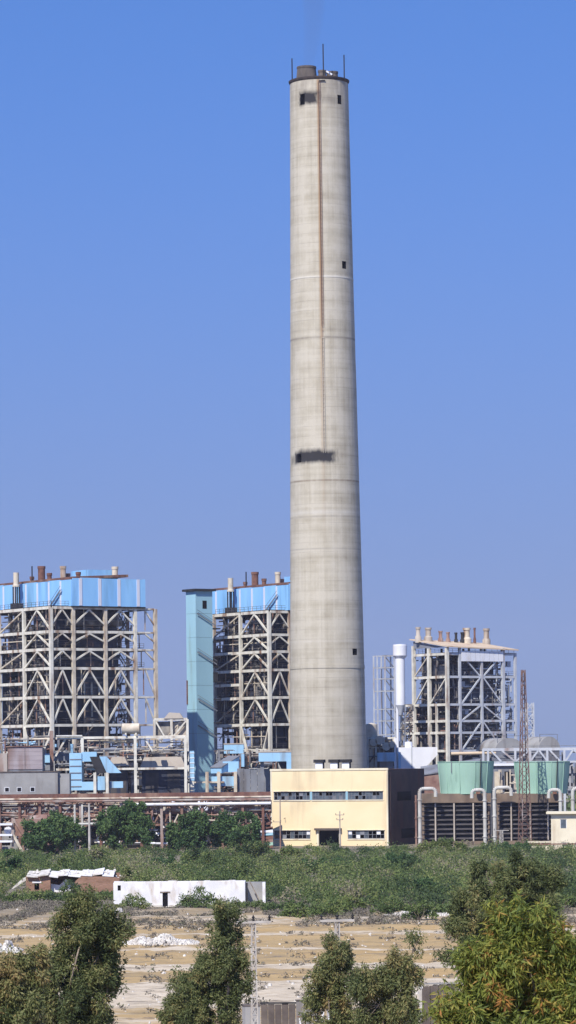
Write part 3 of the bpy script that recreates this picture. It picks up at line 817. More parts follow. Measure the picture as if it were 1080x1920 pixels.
# smaller boiler house on the right
def build_boiler3():
    D = 1050.0
    o = at(840, 1420, D); o.z = 0
    t = thing('boiler_house', 'smaller grey boiler house with tan pitched roof right of the chimney', 'boiler house', o, YAW)
    O = Vector((o.x, o.y, 45))
    X = [along(O, DX, x, 45) for x in (862, 903, 943, 966)]; cx = [0] + X
    Yl = [along(O, DY, x, 45) for x in (805, 776)]; cy = [0] + Yl
    zl = lambda y: zat(840, y, D)
    Ls = [zl(y) for y in (1226, 1269, 1321, 1352, 1374, 1408)] + [0]
    ztop = zl(1214)
    for i, x in enumerate(cx):
        for j, y in enumerate(cy):
            outer = i == 0 or j == 0
            bar('column', (x, y, 0), (x, y, ztop + (.0 if i < 4 else -1.5) + (1.0 if j == 2 else 0)), (.95 if i in (0, 3) else .7) if outer else .5, M_galv if (i > 0 and j == 0) else M_white if outer else M_shaded, t)
    for k, z in enumerate(Ls[:-1]):
        for i in range(4):
            bar('beam', (cx[i] + .4, 0, z), (cx[i + 1] - .4, 0, z), .4, M_galv, t, h=.7)
            bar('beam', (cx[i] + .4, cy[1], z), (cx[i + 1] - .4, cy[1], z), .4, M_shaded, t, h=.6)
            bar('beam', (cx[i] + .4, cy[2], z), (cx[i + 1] - .4, cy[2], z), .4, M_shaded, t, h=.6)
        for j in range(2):
            bar('beam', (0, cy[j] + .4, z), (0, cy[j + 1] - .4, z), .4, M_white, t, h=.75)
    # long braces that meet on the middle line of the right face
    xm = cx[2]
    for za, zb in ((Ls[0], Ls[1]), (Ls[2], Ls[1]), (Ls[2] - .2, Ls[3]), (Ls[3] - .3, Ls[5])):
        c = za if za in (Ls[2] - .2, Ls[3] - .3) else zb
        e = zb if c == za else za
        bar('brace', (xm - .4, -.05, c), (cx[1] + .4, -.05, e), .42, M_galv, t)
        bar('brace', (xm + .4, -.05, c), (cx[3] - .4, -.05, e), .42, M_galv, t)
    bar('brace', (0, cy[1] - .4, Ls[2] + .4), (0, .5, Ls[1] - .3), .4, M_white, t)
    bar('brace', (0, cy[2] - .4, Ls[2] + .4), (0, cy[1] + .4, Ls[1] - .3), .4, M_white, t)
    bar('brace', (0, cy[1] + .4, Ls[0] - .4), (0, cy[2] - .4, Ls[1] + .4), .35, M_tan, t)
    bar('column', (0, (cy[0] + cy[1]) / 2 + 1.0, 0), (0, (cy[0] + cy[1]) / 2 + 1.0, Ls[2] + .2), .6, M_white, t)
    y3 = along(O, DY, 752, 45)
    for x in (0, cx[1], cx[2]): bar('column', (x, y3, 0), (x, y3, Ls[2] + .2), .7, M_white if x == 0 else M_shaded, t)
    for z in Ls[2:-1]:
        bar('beam', (0, cy[2] + .4, z), (0, y3 - .4, z), .4, M_white, t, h=.7)
        slab('floor', .5, cx[2], cy[2] + .4, y3 - .3, z + .4, z + .52, M_dark, t)
    for k in (2, 3, 4): bar('brace', (0, cy[2] + .4, Ls[k] - .4), (0, y3 - .4, Ls[k + 1] + .4), .32, M_tan, t)
    mb = MB(); mb.box(2.5, cx[2], cy[2] + 1, y3 - 1, 0, Ls[2] - .5); mb.build('side_casing', M_case, t)
    clutter(t, .3, 2.4, cy[2], y3, 12, Ls[2] - .3, 110, M_clut, .1, .28, seed=27)
    clutter(t, .3, 2.4, cy[2], y3, 12, Ls[2] - .3, 60, M_rust2, .1, .3, seed=28)
    # furnace behind the right face; floors and pipes behind the left face
    mb = MB(); mb.box(cx[1] + 1, cx[3] - 1, 3.5, cy[1] + 4, Ls[5], Ls[0]); mb.build('furnace', M_furn, t)
    for z in np.arange(Ls[5] + 1, Ls[0], 2.4): bar('buckstay', (cx[1] + .8, 3.2, z), (cx[3] - .8, 3.2, z), .4, M_slate, t)
    # upright corrugated sheets under the eave
    nsh = 9; xs = np.linspace(cx[1] + .3, cx[3] - .2, nsh + 1)
    for a, c in zip(xs[:-1], xs[1:]): slab('wall_sheet', a + .06, c - .06, -.62, -.42 - random.uniform(0, .06), Ls[0] - 2.2, Ls[0] + .9, M_silo, t)
    for k, z in enumerate(Ls[:-1]):
        slab('floor', .6, cx[1] + .6, .8, cy[2] - .5, z + .4, z + .52, M_dark, t)
        slab('floor', cx[1] + .7, cx[4], .6, 3.2, z + .4, z + .52, M_dark, t)
    clutter(t, .8, cx[1] + 1, 1, cy[2], 20, Ls[0] - .4, 170, M_clut, .1, .3, seed=21)
    clutter(t, .8, cx[1] + 1, 1, cy[2], 12, Ls[0] - .4, 140, M_shaded, .12, .35, seed=22)
    clutter(t, cx[1], cx[4] - .5, .7, 3.1, 16, Ls[0] - 2, 150, M_galv, .1, .25, seed=23)
    clutter(t, cx[3], cx[4] - .3, .7, cy[1], 16, Ls[1], 120, M_slate, .15, .4, seed=24)
    mb = MB(); mb.box(2, cx[1], 4, cy[2] - 2, Ls[2] + .8, Ls[0] - 1.5); mb.build('back_pass', M_case, t)
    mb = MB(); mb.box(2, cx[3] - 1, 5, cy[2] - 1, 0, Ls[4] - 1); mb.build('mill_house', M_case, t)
    ed = []
    for z in Ls[:-1]: ed += [((.4, .4, z + .5), (.4, cy[2], z + .5)), ((.4, .5, z + .5), (cx[4], .5, z + .5))]
    rails(t, ed, M_shaded)
    # tan pitched roof: low eave over the right face, high along the ridge
    e = ztop + .35
    rise = 2.5
    pr = MB()
    ra = [(-.8, -1.3, e - .25), (cx[4] + .5, -1.3, e - .25 - .9), (cx[4] + .5, cy[2] + 1, e + rise - .9), (-.8, cy[2] + 1, e + rise)]
    pr.hexa(ra, [(x, y, z + .35) for x, y, z in ra]); pr.build('roof', M_roof, t)
    mb = MB()
    mb.add([(-.1, .4, ztop + .1), (-.1, cy[2], ztop + .1), (-.1, cy[2], ztop + rise - .1), (.1, .4, ztop + .1), (.1, cy[2], ztop + .1), (.1, cy[2], ztop + rise - .1)],
           [(0, 1, 2), (3, 5, 4), (0, 3, 4, 1), (1, 4, 5, 2), (2, 5, 3, 0)]); mb.build('gable', M_slate, t)
    # vents in a row along the ridge
    def vent(xp, r, hgt, m):
        tt = along(Vector((o.x, o.y, 60)) + DY * (cy[2] - 3), DX, xp, 58)
        zr = e + rise * .86 - .9 * tt / cx[4]
        mb = MB(); mb.lathe([(r * 1.5, zr - .6), (r * 1.5, zr + hgt * .3), (r, zr + hgt * .4), (r, zr + hgt * .85), (r * 1.25, zr + hgt * .86), (r * 1.25, zr + hgt), (.01, zr + hgt)], 14, (tt, cy[2] - 3))
        mb.build('roof_vent', m, t, True)
    for xp, r, hg, m in ((784, .65, 4.2, M_beige), (803, .85, 4.2, M_beige), (826, .55, 3.4, M_rust2), (840, .5, 3.2, M_rust2), (855, .4, 3.2, M_soot), (867, .5, 3.4, M_soot), (875, 1.0, 4.8, M_tan), (890, .3, 5.0, M_rust), (912, .85, 5.0, M_beige)):
        vent(xp, r, hg, m)
    # white silo column with its head, on the left
    s = placed('silo', 'tall white cylindrical silo with wide head beside the tan roofed boiler house', 'silo', 752, 1045, 0, 0)
    zt = fz(s, 1208, 752); zh = fz(s, 1230, 752); k = 1045 / F
    zl_ = fz(s, 1322, 752)
    mb = MB(); mb.lathe([(9 * k, zl_), (9 * k, zh - .8)], 28); mb.build('shell', M_silo, s, True)
    mb = MB(); mb.lathe([(9 * k, zh - .8), (13.3 * k, zh + .1), (13.3 * k, zt - .5), (12.8 * k, zt - .1), (.01, zt + .1)], 28); mb.build('head', M_silo, s)
    mb = MB(); mb.lathe([(.01, zl_ - 3.2), (2.5 * k, zl_ - 3.1), (9 * k, zl_)], 28); mb.build('cone', M_galv, s, True)
    bar('down_pipe', (-6 * k, 0, 0), (-6 * k, 0, zl_ + .5), .8, M_silo, s, kind='tube')
    for a, c in ((-1.3, 1.2), (1.3, 1.2), (1.3, -1.0)): bar('leg', (a, c, 0), (a, c, zl_ + .3), .32, M_slate, s)
    for z in np.linspace(14, zl_ - 2, 5): bar('platform', (-1.6, 1.3, z), (3.6, 1.3, z), .8, M_shaded, s, h=.25)
    clutter(s, -.9, 3.8, .3, 2.6, 12, zl_ - 1, 60, M_clut, .1, .3, seed=29)
    # open scaffold tower at the far left of the unit
    q = placed('ladder_tower', 'open bluish steel access tower left of the white silo', 'tower', 709, 1060, R(20), 0)
    wx = fx(q, 741); z0, z1 = 0, fz(q, 1229, 709)
    for x in (0, wx * .45, wx):
        for y in (0, 3): bar('post', (x, y, 0), (x, y, z1), .4, M_galv, q)
    lv = [fz(q, y, 709) for y in (1230, 1252, 1273, 1296, 1330, 1352, 1378)]
    for k_, z in enumerate(lv):
        for y in (0, 3): bar('rail', (.2, y, z), (wx - .2, y, z), .32, M_galv, q)
        if k_ < 6:
            bar('brace', (wx * .45, .1, z), (wx, .1, lv[k_ + 1]), .28, M_slate, q)
        slab('landing', wx * .45, wx, .3, 2.8, z + .2, z + .32, M_slate, q)
    clutter(t, cx[1] + .5, cx[3] + 1, .9, 3.2, 18, Ls[0] - 2.5, 130, M_clut, .1, .24, seed=25)
    clutter(t, .4, cx[1], .5, cy[2], 14, Ls[2], 90, M_rust2, .1, .3, seed=26)
    return t
build_boiler3()

# ------------------------------------------------------------------ plant at the foot of the boilers (left)
def simple_box(name, label, cat, x0, x1, y0, y1, D, depth, mat, yaw=0, group=None, toground=True):
    t = placed(name, label, cat, x0, D, yaw, 0, group)
    w = fx(t, x1); a, c = fz(t, y1, x0), fz(t, y0, x0)
    return t, w, a, c

def shed_sheets():
    t, w, a, c = simple_box('sheet_shed', 'weathered lilac corrugated sheet shed at the left edge', 'shed', 14, 80, 1401, 1443, 858, 9, M_lilac)
    slab('wall', 0.1, w - .1, .15, 9, 0, c - .2, M_slate, t)
    n = 2
    for i in range(n):
        x0, x1 = w * i / n + .06, w * (i + 1) / n - .06
        for j in range(5):
            z0, z1 = a + (c - a) * j / 5, a + (c - a) * (j + 1) / 5
            slab('sheet', x0, x1, -.03 * (j % 2), .12, z0 + .03, z1 + .0, M_lilac, t)
    slab('roof', -.3, w + .3, -.3, 9.3, c + .03, c + .25, M_rust, t)
    slab('side_panel', -2.3, -.1, .3, 7, 0, c - 1.5, M_rust2, t)
shed_sheets()

def grey_low():
    t, w, a, c = simple_box('control_building', 'long low grey rendered building with three small windows on the left', 'building', -20, 108, 1449, 1490, 848, 8, M_gwall)
    mb = MB(); mb.box(0, w, 0, 8, 0, c); mb.build('wall', M_gwall, t)
    slab('coping', -.15, w + .15, -.15, 8.1, c + .003, c + .25, M_conc, t)
    for x in (8, 31, 56):
        x0, x1 = fx(t, x), fx(t, x + 9); z0, z1 = fz(t, 1485, 20), fz(t, 1476, 20)
        f = slab('window', x0, x1, -.06, -.004, z0, z1, M_silo, t)
        bar_ = slab('pane', x0 + .12, x1 - .12, -.09, -.064, z0 + .12, z1 - .12, M_void, t)
    slab('annexe', w + .01, w + 2.8, 1, 7, 0, c - .4, M_gwall, t)
grey_low()

def blue_ducts():
    t, w, a, c = simple_box('duct_assembly', 'pale blue L shaped duct with hopper left of the lift tower', 'duct', 130, 153, 1412, 1482, 862, 3, M_duct)
    slab('riser', 0, w, 0, 3, a, c, M_duct, t)
    for i in range(5):
        z = a + (c - a) * (i + .5) / 5.5; slab('stiffener', .1, w - .1, -.12, -.004, z, z + .25, M_slate, t)
    slab('top_duct', w + .01, fx(t, 181), .4, 2.8, fz(t, 1428, 150), fz(t, 1410, 150), M_duct, t)
    slab('foot_duct', w + .01, fx(t, 199), -.4, 2.4, a, fz(t, 1466, 150), M_duct, t)
    mb = MB(); x0, x1, x2, x3 = fx(t, 168), fx(t, 186), fx(t, 199), fx(t, 216)
    zt, zb = fz(t, 1419, 150), fz(t, 1450, 150)
    mb.prism([(x0, zt), (x1, zt), (x2, zb), (x1 - .8, zb)], 0.3, 3); mb.build('dark_chute', M_soot, t)
    mb = MB(); mb.prism([(x1 + .05, zt), (x2, zt), (x3 + 1.4, zb), (x2 + .1, zb)], 0.2, 3); mb.build('hopper', M_duct, t)
    mb = MB(); mb.box(fx(t, 183), fx(t, 197), -.9, -.5, a, fz(t, 1456, 150)); mb.build('access_door', M_duct, t)
    mb = MB(); mb.box(fx(t, 205), fx(t, 230), 0, 2, a + .5, fz(t, 1466, 150)); mb.build('fan_casing', M_duct, t)
    for x in (178, 201): bar('leg', (fx(t, x), -1.2, 0), (fx(t, x), -1.2, fz(t, 1449, 150)), .7, M_white, t)
    d, w, a, c = simple_box('duct', 'small pale blue square duct behind the lilac shed', 'duct', 82, 96, 1413, 1430, 872, 3, M_duct)
    slab('casing', 0, w, 0, 3, a, c, M_duct, d); slab('support', .3, w - .3, .5, 2.5, 0, a - .003, M_slate, d)
    slab('neck', w + .01, fx(d, 130), .3, 2.6, a + .4, c + .4, M_slate, d)
blue_ducts()

def gantry():
    t = placed('pipe_gantry', 'white steel pipe gantry standing before the leftmost boiler house', 'gantry', 105, 868, 0, 0)
    x1 = fx(t, 349)
    for y, h in ((1384, .8), (1443, .7)):
        z = fz(t, y, 105); bar('beam', (0, 0, z), (x1, 0, z + .02), .5, M_white, t, h=h * .75)
    z = fz(t, 1384, 105)
    for x, yb in ((155, 1466), (254, 1477), (348, 1477)):
        bar('post', (fx(t, x), -.3 if x != 155 else -.7, 0), (fx(t, x), -.3 if x != 155 else -.7, z), .7, M_white, t)
    bar('post', (fx(t, 97), 0, 0), (fx(t, 97), 0, fz(t, 1370, 105)), .9, M_rust2, t)
    bar('pipe', (fx(t, 106), -.8, z + .5), (fx(t, 155), -.8, z + .5), .42, M_riser, t, kind='tube')
    bar('pipe', (fx(t, 60), .9, z - .2), (x1, .9, z + .2), .5, M_tan, t, kind='tube')
    bar('brace', (fx(t, 124), .5, z), (fx(t, 104), .5, fz(t, 1418, 105)), .45, M_white, t)
    bar('brace', (fx(t, 92), .5, z), (fx(t, 82), .5, fz(t, 1405, 105)), .45, M_white, t)
    bar('brace', (fx(t, 270), .5, z), (fx(t, 286), .5, fz(t, 1410, 105)), .4, M_white, t)
    clutter(t, fx(t, 160), x1, 1.0, 3, fz(t, 1412, 105), z - .5, 60, M_tan, .08, .2, seed=31)
    # beige tank riding the gantry
    k = placed('drum_tank', 'beige horizontal drum tank on top of the white pipe gantry', 'tank', 230, 868, 0, fz(t, 1382, 105) + .35)
    w = fx(k, 262); r = 1.35
    mb = MB(); mb.tube((0, 0, r + .2), (w, 0, r + .2), r, n=20); mb.build('shell', M_tan, k, True)
    for x in (w * .2, w * .8): slab('saddle', x - .2, x + .2, -.9, .9, 0, .5, M_white, k)
gantry()

def low_plant():
    # fan house roofs and dark bulk behind the gantry
    for nm, lab, x0, x1, yt, ym, yb, D, m1, m2 in (
            ('fan_house', 'dark fan house with beige canopy right of the blue hopper', 203, 240, 1421, 1437, 1490, 876, M_beige, M_slate),
            ('fan_house', 'wide dark fan house with long beige canopy left of the lift tower', 264, 346, 1421, 1440, 1490, 877, M_beige, M_slate)):
        t, w, a, c = simple_box(nm, lab, 'building', x0, x1, yt, yb, D, 12, m1)
        z = fz(t, ym, x0)
        slab('wall', .2, w - .2, .8, 12, 0, z, M_case, t)  # shadow behind the gantry is carried by the wall colour
        mb = MB(); mb.hexa([(-.3, -.6, z + .003), (w + .3, -.6, z + .003), (w + .3, 11, z + .003), (-.3, 11, z + .003)],
                           [(.8, -.3, c), (w - .8, -.3, c), (w - .8, 10, c + .6), (.8, 10, c + .6)]); mb.build('canopy', m1, t)
        n = max(2, int(w / 4))
        for i in range(n):
            slab('door', w * (i + .2) / n, w * (i + .8) / n, .74, .797, .1, z - 1.2, M_louv, t)
    # low frame with hood between the boiler house and the lift tower
    t = placed('steel_gantry', 'white braced steel frame carrying a beige hood left of the lift tower', 'gantry', 290, 905, 0, 0)
    x1 = fx(t, 352); za, zb = fz(t, 1349, 290), fz(t, 1383, 290)
    for z in (za, zb): bar('beam', (0, 0, z), (x1, 0, z), .5, M_white, t, h=.7)
    for x in (0, x1 * .52, x1): bar('post', (x, 0, 0), (x, 0, za), .65, M_white, t)
    bar('brace', (.3, 0, za - .4), (x1 * .3, 0, zb + .3), .4, M_white, t); bar('brace', (x1 - .3, 0, za - .4), (x1 * .57, 0, zb + .3), .4, M_white, t)
    slab('enclosure', .2, x1 * .5, 1, 5, zb + .4, za - .6, M_clut, t); slab('enclosure', x1 * .55, x1, 1, 5, zb + .4, za - .9, M_beige, t)
    mb = MB(); mb.prism([(fx(t, 308), za + .2), (fx(t, 345), za + .2), (fx(t, 338), za + 1.6), (fx(t, 318), za + 1.8)], -.5, 4); mb.build('hood', M_beige, t)
    clutter(t, 0, x1, .6, 4, zb - 4, za - .5, 50, M_tan, .08, .22, seed=41)
    t, w, a, c = simple_box('duct', 'pale blue rounded duct box just left of the lift tower', 'duct', 314, 347, 1408, 1428, 884, 4, M_duct)
    mb = MB(); mb.prism([(0, a), (w, a), (w, c), (w * .15, c), (0, c - .8)], 0, 4); mb.build('casing', M_duct, t)
    for i in range(3): slab('stiffener', w * (.25 + .25 * i), w * (.25 + .25 * i) + .2, -.1, -.004, a + .1, c - .1, M_slate, t)
    slab('support', .5, w - .5, .8, 3.5, 0, a - .003, M_slate, t)
    t, w, a, c = simple_box('downpipe_duct', 'narrow upright pale blue duct at the foot of the lift tower', 'duct', 356, 364, 1408, 1464, 880, 1, M_duct)
    slab('casing', 0, w, 0, 1, a, c, M_duct, t); slab('support', .1, w - .1, .1, .9, 0, a - .003, M_white, t)
    for i in range(6): slab('stiffener', -.08, w + .08, -.08, 1.0, a + (c - a) * (i + .5) / 6, a + (c - a) * (i + .5) / 6 + .2, M_silo, t)
    # sloping ducts before the second boiler house
    t = placed('sloping_duct', 'pale blue sloping duct with grey roof before the half hidden boiler house', 'duct', 396, 885, 0, 0)
    X = lambda x: fx(t, x); Z = lambda y: fz(t, y, 396)
    mb = MB()
    f = [(X(395), 0, Z(1450)), (X(415), 0, Z(1450)), (X(415), 0, Z(1440)), (X(395), 0, Z(1440))]
    mb.hexa([(X(395), 0, Z(1450)), (X(415), 0, Z(1450)), (X(448), 9, Z(1440)), (X(430), 9, Z(1440))], [(X(395), 0, Z(1440)), (X(415), 0, Z(1440)), (X(448), 9, Z(1419)), (X(428), 9, Z(1419))])
    mb.build('casing', M_duct, t)
    mb = MB(); mb.hexa([(X(394), -.2, Z(1440) + .02), (X(416), -.2, Z(1440) + .02), (X(449), 9.2, Z(1419) + .02), (X(427), 9.2, Z(1419) + .02)], [(X(394), -.2, Z(1440) + .25), (X(416), -.2, Z(1440) + .25), (X(449), 9.2, Z(1419) + .25), (X(427), 9.2, Z(1419) + .25)])
    mb.build('duct_roof', M_slate, t)
    slab('side_casing', X(417), X(447), 3, 7, Z(1448), Z(1428), M_duct, t)
    slab('lower_casing', X(396), X(440), -.3, 2, Z(1474), Z(1456), M_duct, t)
    for x in (388, 410, 441): bar('leg', (X(x), -1, 0), (X(x), -1, Z(1447)), .8, M_tan, t)
    slab('platform', X(333), X(420), -1, 2, Z(1468), Z(1465), M_tan, t)
    for x0, x1, y0, y1, D, lab in ((420, 457, 1396, 1413, 915, 'pale blue flat duct high behind the sloping duct'), (485, 546, 1411, 1428, 880, 'pale blue duct close to the foot of the chimney')):
        t, w, a, c = simple_box('duct', lab, 'duct', x0, x1, y0, y1, D, 4, M_duct)
        slab('casing', 0, w, 0, 4, a, c, M_duct, t)
        slab('duct_roof', -.1, w + .1, -.1, 4.1, c + .003, c + .3, M_beige, t)
        slab('drop_leg', w - 1.2, w - .01, -.3, 2, 0, a - .003, M_duct if x0 == 485 else M_slate, t)
        slab('drop_leg', .4, 1.3, 1.2, 2.2, 0, a - .003, M_slate, t)
    t, w, a, c = simple_box('screen_wall', 'grey corrugated sheet wall left of the yellow building', 'wall', 444, 520, 1441, 1490, 885, 1, M_slate)
    for i in range(6): slab('sheet', w * i / 6 + .04, w * (i + 1) / 6 - .04, 0, .2 + .1 * (i % 2), 0, c - .15 * (i % 3), M_slate, t)
    # long dark hall at the back closes the view between the boilers
    t, w, a, c = simple_box('turbine_hall', 'long dark sheet clad hall behind the boiler houses', 'building', -60, 640, 1412, 1500, 1010, 25, M_slate)
    mb = MB(); mb.box(0, w, 0, 25, 0, c); mb.build('wall', M_case, t)  # hall wall coloured as dark as the shadow between the boilers
    slab('roof', -.5, w + .5, -.5, 25.5, c + .003, c + .5, M_gwall, t)
    for i in range(18): slab('window', w * (i + .2) / 18, w * (i + .8) / 18, -.08, -.004, c - 4, c - 2, M_void, t)
    # white drums along the fence by the rack
    for i, x in enumerate((308, 323, 340, 358, 373, 386, 400, 418, 432)):
        p = at(x, 1478, 852); h = 2.6 + .7 * (i % 3)
        z0 = 9.2
        mb = MB(); r = .45 + .12 * (i % 2)
        mb.lathe([(.01, z0), (r, z0), (r, z0 + h * .7), (r * .6, z0 + h * .85), (.01, z0 + h * .86)], 12, (0, 0))
        o = mb.build('white_drum', M_silo if i % 3 else M_tan, None, True); o.location = (p.x, p.y, 0)
        tag(o, ORD[i] + ' small pale drum from the left in the row above the rusty pipe rack', 'drum', 'pale drums above the pipe rack')
    t, w, a, c = simple_box('drum_platform', 'long dark raised platform under the row of pale drums', 'platform', 200, 505, 1480, 1500, 850, 5, M_dark)
    slab('deck', 0, w, 0, 5, 8.8, 9.2, M_dark, t)
    slab('back_wall', 0, w, 4.6, 4.9, 9.2, 12.5, M_soot, t)
    for i in range(12): bar('post', (w * i / 11, .3, 0), (w * i / 11, .3, 8.8), .4, M_rust, t)
    slab('wall', 0, w, 3, 3.4, 0, 8.78, M_soot, t)
low_plant()

def foot_pipes(label, x0, x1, D, seed, ztop):
    t = placed('pipework', label, 'pipework', x0, D, 0, 0)
    w = fx(t, x1)
    for i, (m, n, r0, r1) in enumerate(((M_clut, 90, .1, .3), (M_rust2, 70, .1, .28), (M_slate, 70, .2, .6), (M_riser, 45, .08, .22), (M_duct, 16, .25, .5), (M_soot, 60, .2, .6))):
        clutter(t, 0, w, 0, 5, 9, ztop - i % 3, n, m, r0, r1, ('pipe_bundle', 'rusty_pipes', 'duct_run', 'thin_pipes', 'blue_duct', 'lagged_pipes')[i], seed + i)
    for k, x in enumerate(np.arange(1.5, w, 5.5)): bar('post', (x, .5, 0), (x, .5, ztop - (k % 3) * 2), .35, M_rust2 if k % 2 else M_slate, t)
    for z in (12.5, 17.0): bar('rail', (0, .3, z), (w, .3, z), .3, M_shaded, t)
foot_pipes('tangle of small pipes and ducts at the foot of the leftmost boiler house', 98, 352, 879, 70, 27)
foot_pipes('tangle of small pipes and ducts at the foot of the half hidden boiler house', 400, 520, 905, 80, 24)
foot_pipes('tangle of small pipes behind the lilac shed at the left edge', -20, 98, 876, 90, 28)

# ------------------------------------------------------------------ rusty pipe rack
def rack():
    t = placed('pipe_rack', 'long rusty overhead pipe rack running in front of the boiler houses', 'pipe rack', -60, 835, 0, 0)
    x1 = fx(t, 507); Z = lambda y: fz(t, y, -60) - 0
    yo = lambda y: y + 6        # the rack lies level; photo rows taken at its left end
    zz = lambda y: H + (HY - y) * 835 / F
    # rows measured near the middle of the frame span
    for y, h, m, dy in ((1488, 1.0, M_rust, .8), (1497, .62, M_rust2, -.6), (1507, .5, M_rust, .9), (1522, .55, M_rust, .5), (1544, .5, M_rust, .4)):
        n = 9
        for i in range(n):
            bar('girder' if h > .55 or dy > 0 else 'pipe', (x1 * i / n, dy, zz(y)), (x1 * (i + 1) / n - .03, dy, zz(y)), .5, m, t, h=h)
    bar('pipe', (0, -.9, zz(1493.5)), (x1, -.9, zz(1493.5)), .5, M_tan, t, kind='tube')
    bar('pipe', (0, -1.6, zz(1498)), (x1, -1.6, zz(1498)), .5, M_rust2, t, kind='tube')
    xa = fx(t, 248); bar('pipe', (xa, -1.3, zz(1505.5)), (x1, -1.3, zz(1505.5)), .75, M_silo, t, kind='tube')
    n = 62
    for i in range(n):
        a, c = x1 * i / n, x1 * (i + 1) / n
        za, zb = (zz(1509), zz(1521)) if i % 2 else (zz(1521), zz(1509))
        bar('lattice', (a, .5, za), (c, .5, zb), .28, M_rust2, t)
        za, zb = (zz(1524), zz(1542)) if i % 2 else (zz(1542), zz(1524))
        bar('lattice', (a, .3, za), (c, .3, zb), .3, M_rust if i % 3 else M_tan, t)
    for x in list(range(-40, 500, 38)):
        for dy in (-.6, 2.2): bar('post', (fx(t, x), dy, 0), (fx(t, x), dy, zz(1490)), .6, M_rust2 if (x // 38) % 2 else M_rust, t)
    clutter(t, 0, x1, -.5, 2, zz(1543), zz(1500), 260, M_rust2, .1, .3, seed=51)
    clutter(t, 0, x1, -.5, 2, zz(1543), zz(1500), 130, M_tan, .1, .22, seed=52)
    clutter(t, 0, x1, 2, 6, 1, zz(1530), 200, M_soot, .2, .6, name='lagged_pipework', seed=53)
    clutter(t, 0, x1, 1, 5, 1, zz(1530), 70, M_silo, .1, .26, seed=54)
rack()

def bottom_left():
    t = placed('stair_frame', 'rusty braced frame with pale landings at the lower left edge', 'frame', -10, 820, 0, 0)
    X = lambda x: fx(t, x); zz = lambda y: H + (HY - y) * 820 / F
    for y in (1540, 1560, 1572): bar('landing', (X(-10), 0, zz(y)), (X(22), 0, zz(y)), 1.5, M_silo, t, h=.45)
    for x in (-6, 22, 42): bar('post', (X(x), .4, 0), (X(x), .4, zz(1528)), .5, M_rust2, t)
    bar('brace', (X(23), .2, zz(1560)), (X(42), .2, 0), .6, M_tan, t); bar('brace', (X(24), .2, zz(1530)), (X(42), .2, zz(1560)), .5, M_rust2, t)
    slab('panel', X(25), X(62), .7, 1, zz(1562), zz(1530), M_rust2, t)
    mb = MB(); mb.tube((X(12), 2, zz(1552)), (X(12), 4, zz(1552)), .9, n=12); mb.build('drum', M_silo, t)
    t = placed('rusty_tank', 'low rusty tank with pale domed lid behind the dark trees', 'tank', 62, 826, 0, 0)
    mb = MB(); mb.lathe([(3.6, 0), (3.6, zz(1532)), (2.4, zz(1525)), (.01, zz(1523))], 24, (2, 4)); mb.build('shell', M_rust2, t, True)
    t = placed('scrap_heap', 'stack of rusty and green scrap sheets left of the yellow building', 'scrap', 490, 835, 0, 0)
    rd = random.Random(9)
    for i, m in enumerate((M_rust, M_green, M_rust2, M_rust, M_teal, M_silo, M_rust)):
        z = .2 + i * .75; mb = MB()
        mb.hexa([(rd.uniform(-.5, .3), 0, z), (2.6, -.4, z + rd.uniform(-.2, .5)), (2.6, 3, z), (-.3, 3, z)], [(rd.uniform(-.5, .3), 0, z + .4), (2.6, -.4, z + .7), (2.6, 3, z + .5), (-.3, 3, z + .5)])
        mb.build('scrap_sheet', m, t)
bottom_left()

# ------------------------------------------------------------------ poles
def pole(label, x, ytop, ybase_D, arms, mat, r=.16, cat='utility pole', lean=0, group=None):
    D = ybase_D; p = at(x, ytop, D); zt = p.z; p.z = gz(D)
    t = thing('utility_pole', label, cat, p, 0, group)
    hgt = zt - p.z
    mb = MB(); mb.tube((0, 0, -.5), (lean, 0, hgt), r * 1.3, r * .8, 10); mb.build('post', mat, t, True)
    for y, x0, x1 in arms:
        z = zat(x, y, D) - p.z
        bar('crossarm', ((x0 - x) * D / F, -.2, z), ((x1 - x) * D / F, -.2, z), .16, mat, t)
        for xx in (x0, x1):
            mb = MB(); mb.lathe([(.05, z + .08), (.10, z + .16), (.06, z + .22), (.10, z + .3), (.02, z + .38)], 8, ((xx - x) * D / F * .95, -.2)); mb.build('insulator', M_soot, t, True)
    return t
pole('thin pole with two short crossarms in front of the yellow building door', 637, 1521, 815, [(1528, 629, 645), (1537, 631, 643)], M_rust2, .14)
pole('thin pole with one side arm at the left end of the yellow front', 525, 1498, 815, [(1541, 512, 526)], M_rust2, .15)
pole('tall pale pole before the pipe rack between the dark trees', 167, 1506, 790, [], M_pole, .25)
t_ = placed('pipe_bridge', 'short pale pipe bridge behind the pale pole and dark trees', 'pipe bridge', 127, 800, 0, 0)
z_ = H + (HY - 1541) * 800 / F
bar('pipe', (0, 0, z_), (fx(t_, 179), 0, z_), .6, M_riser, t_, kind='tube')
for x_ in (139, 153): bar('post', (fx(t_, x_), 0, 0), (fx(t_, x_), 0, z_ + 4.5), .4, M_riser, t_)

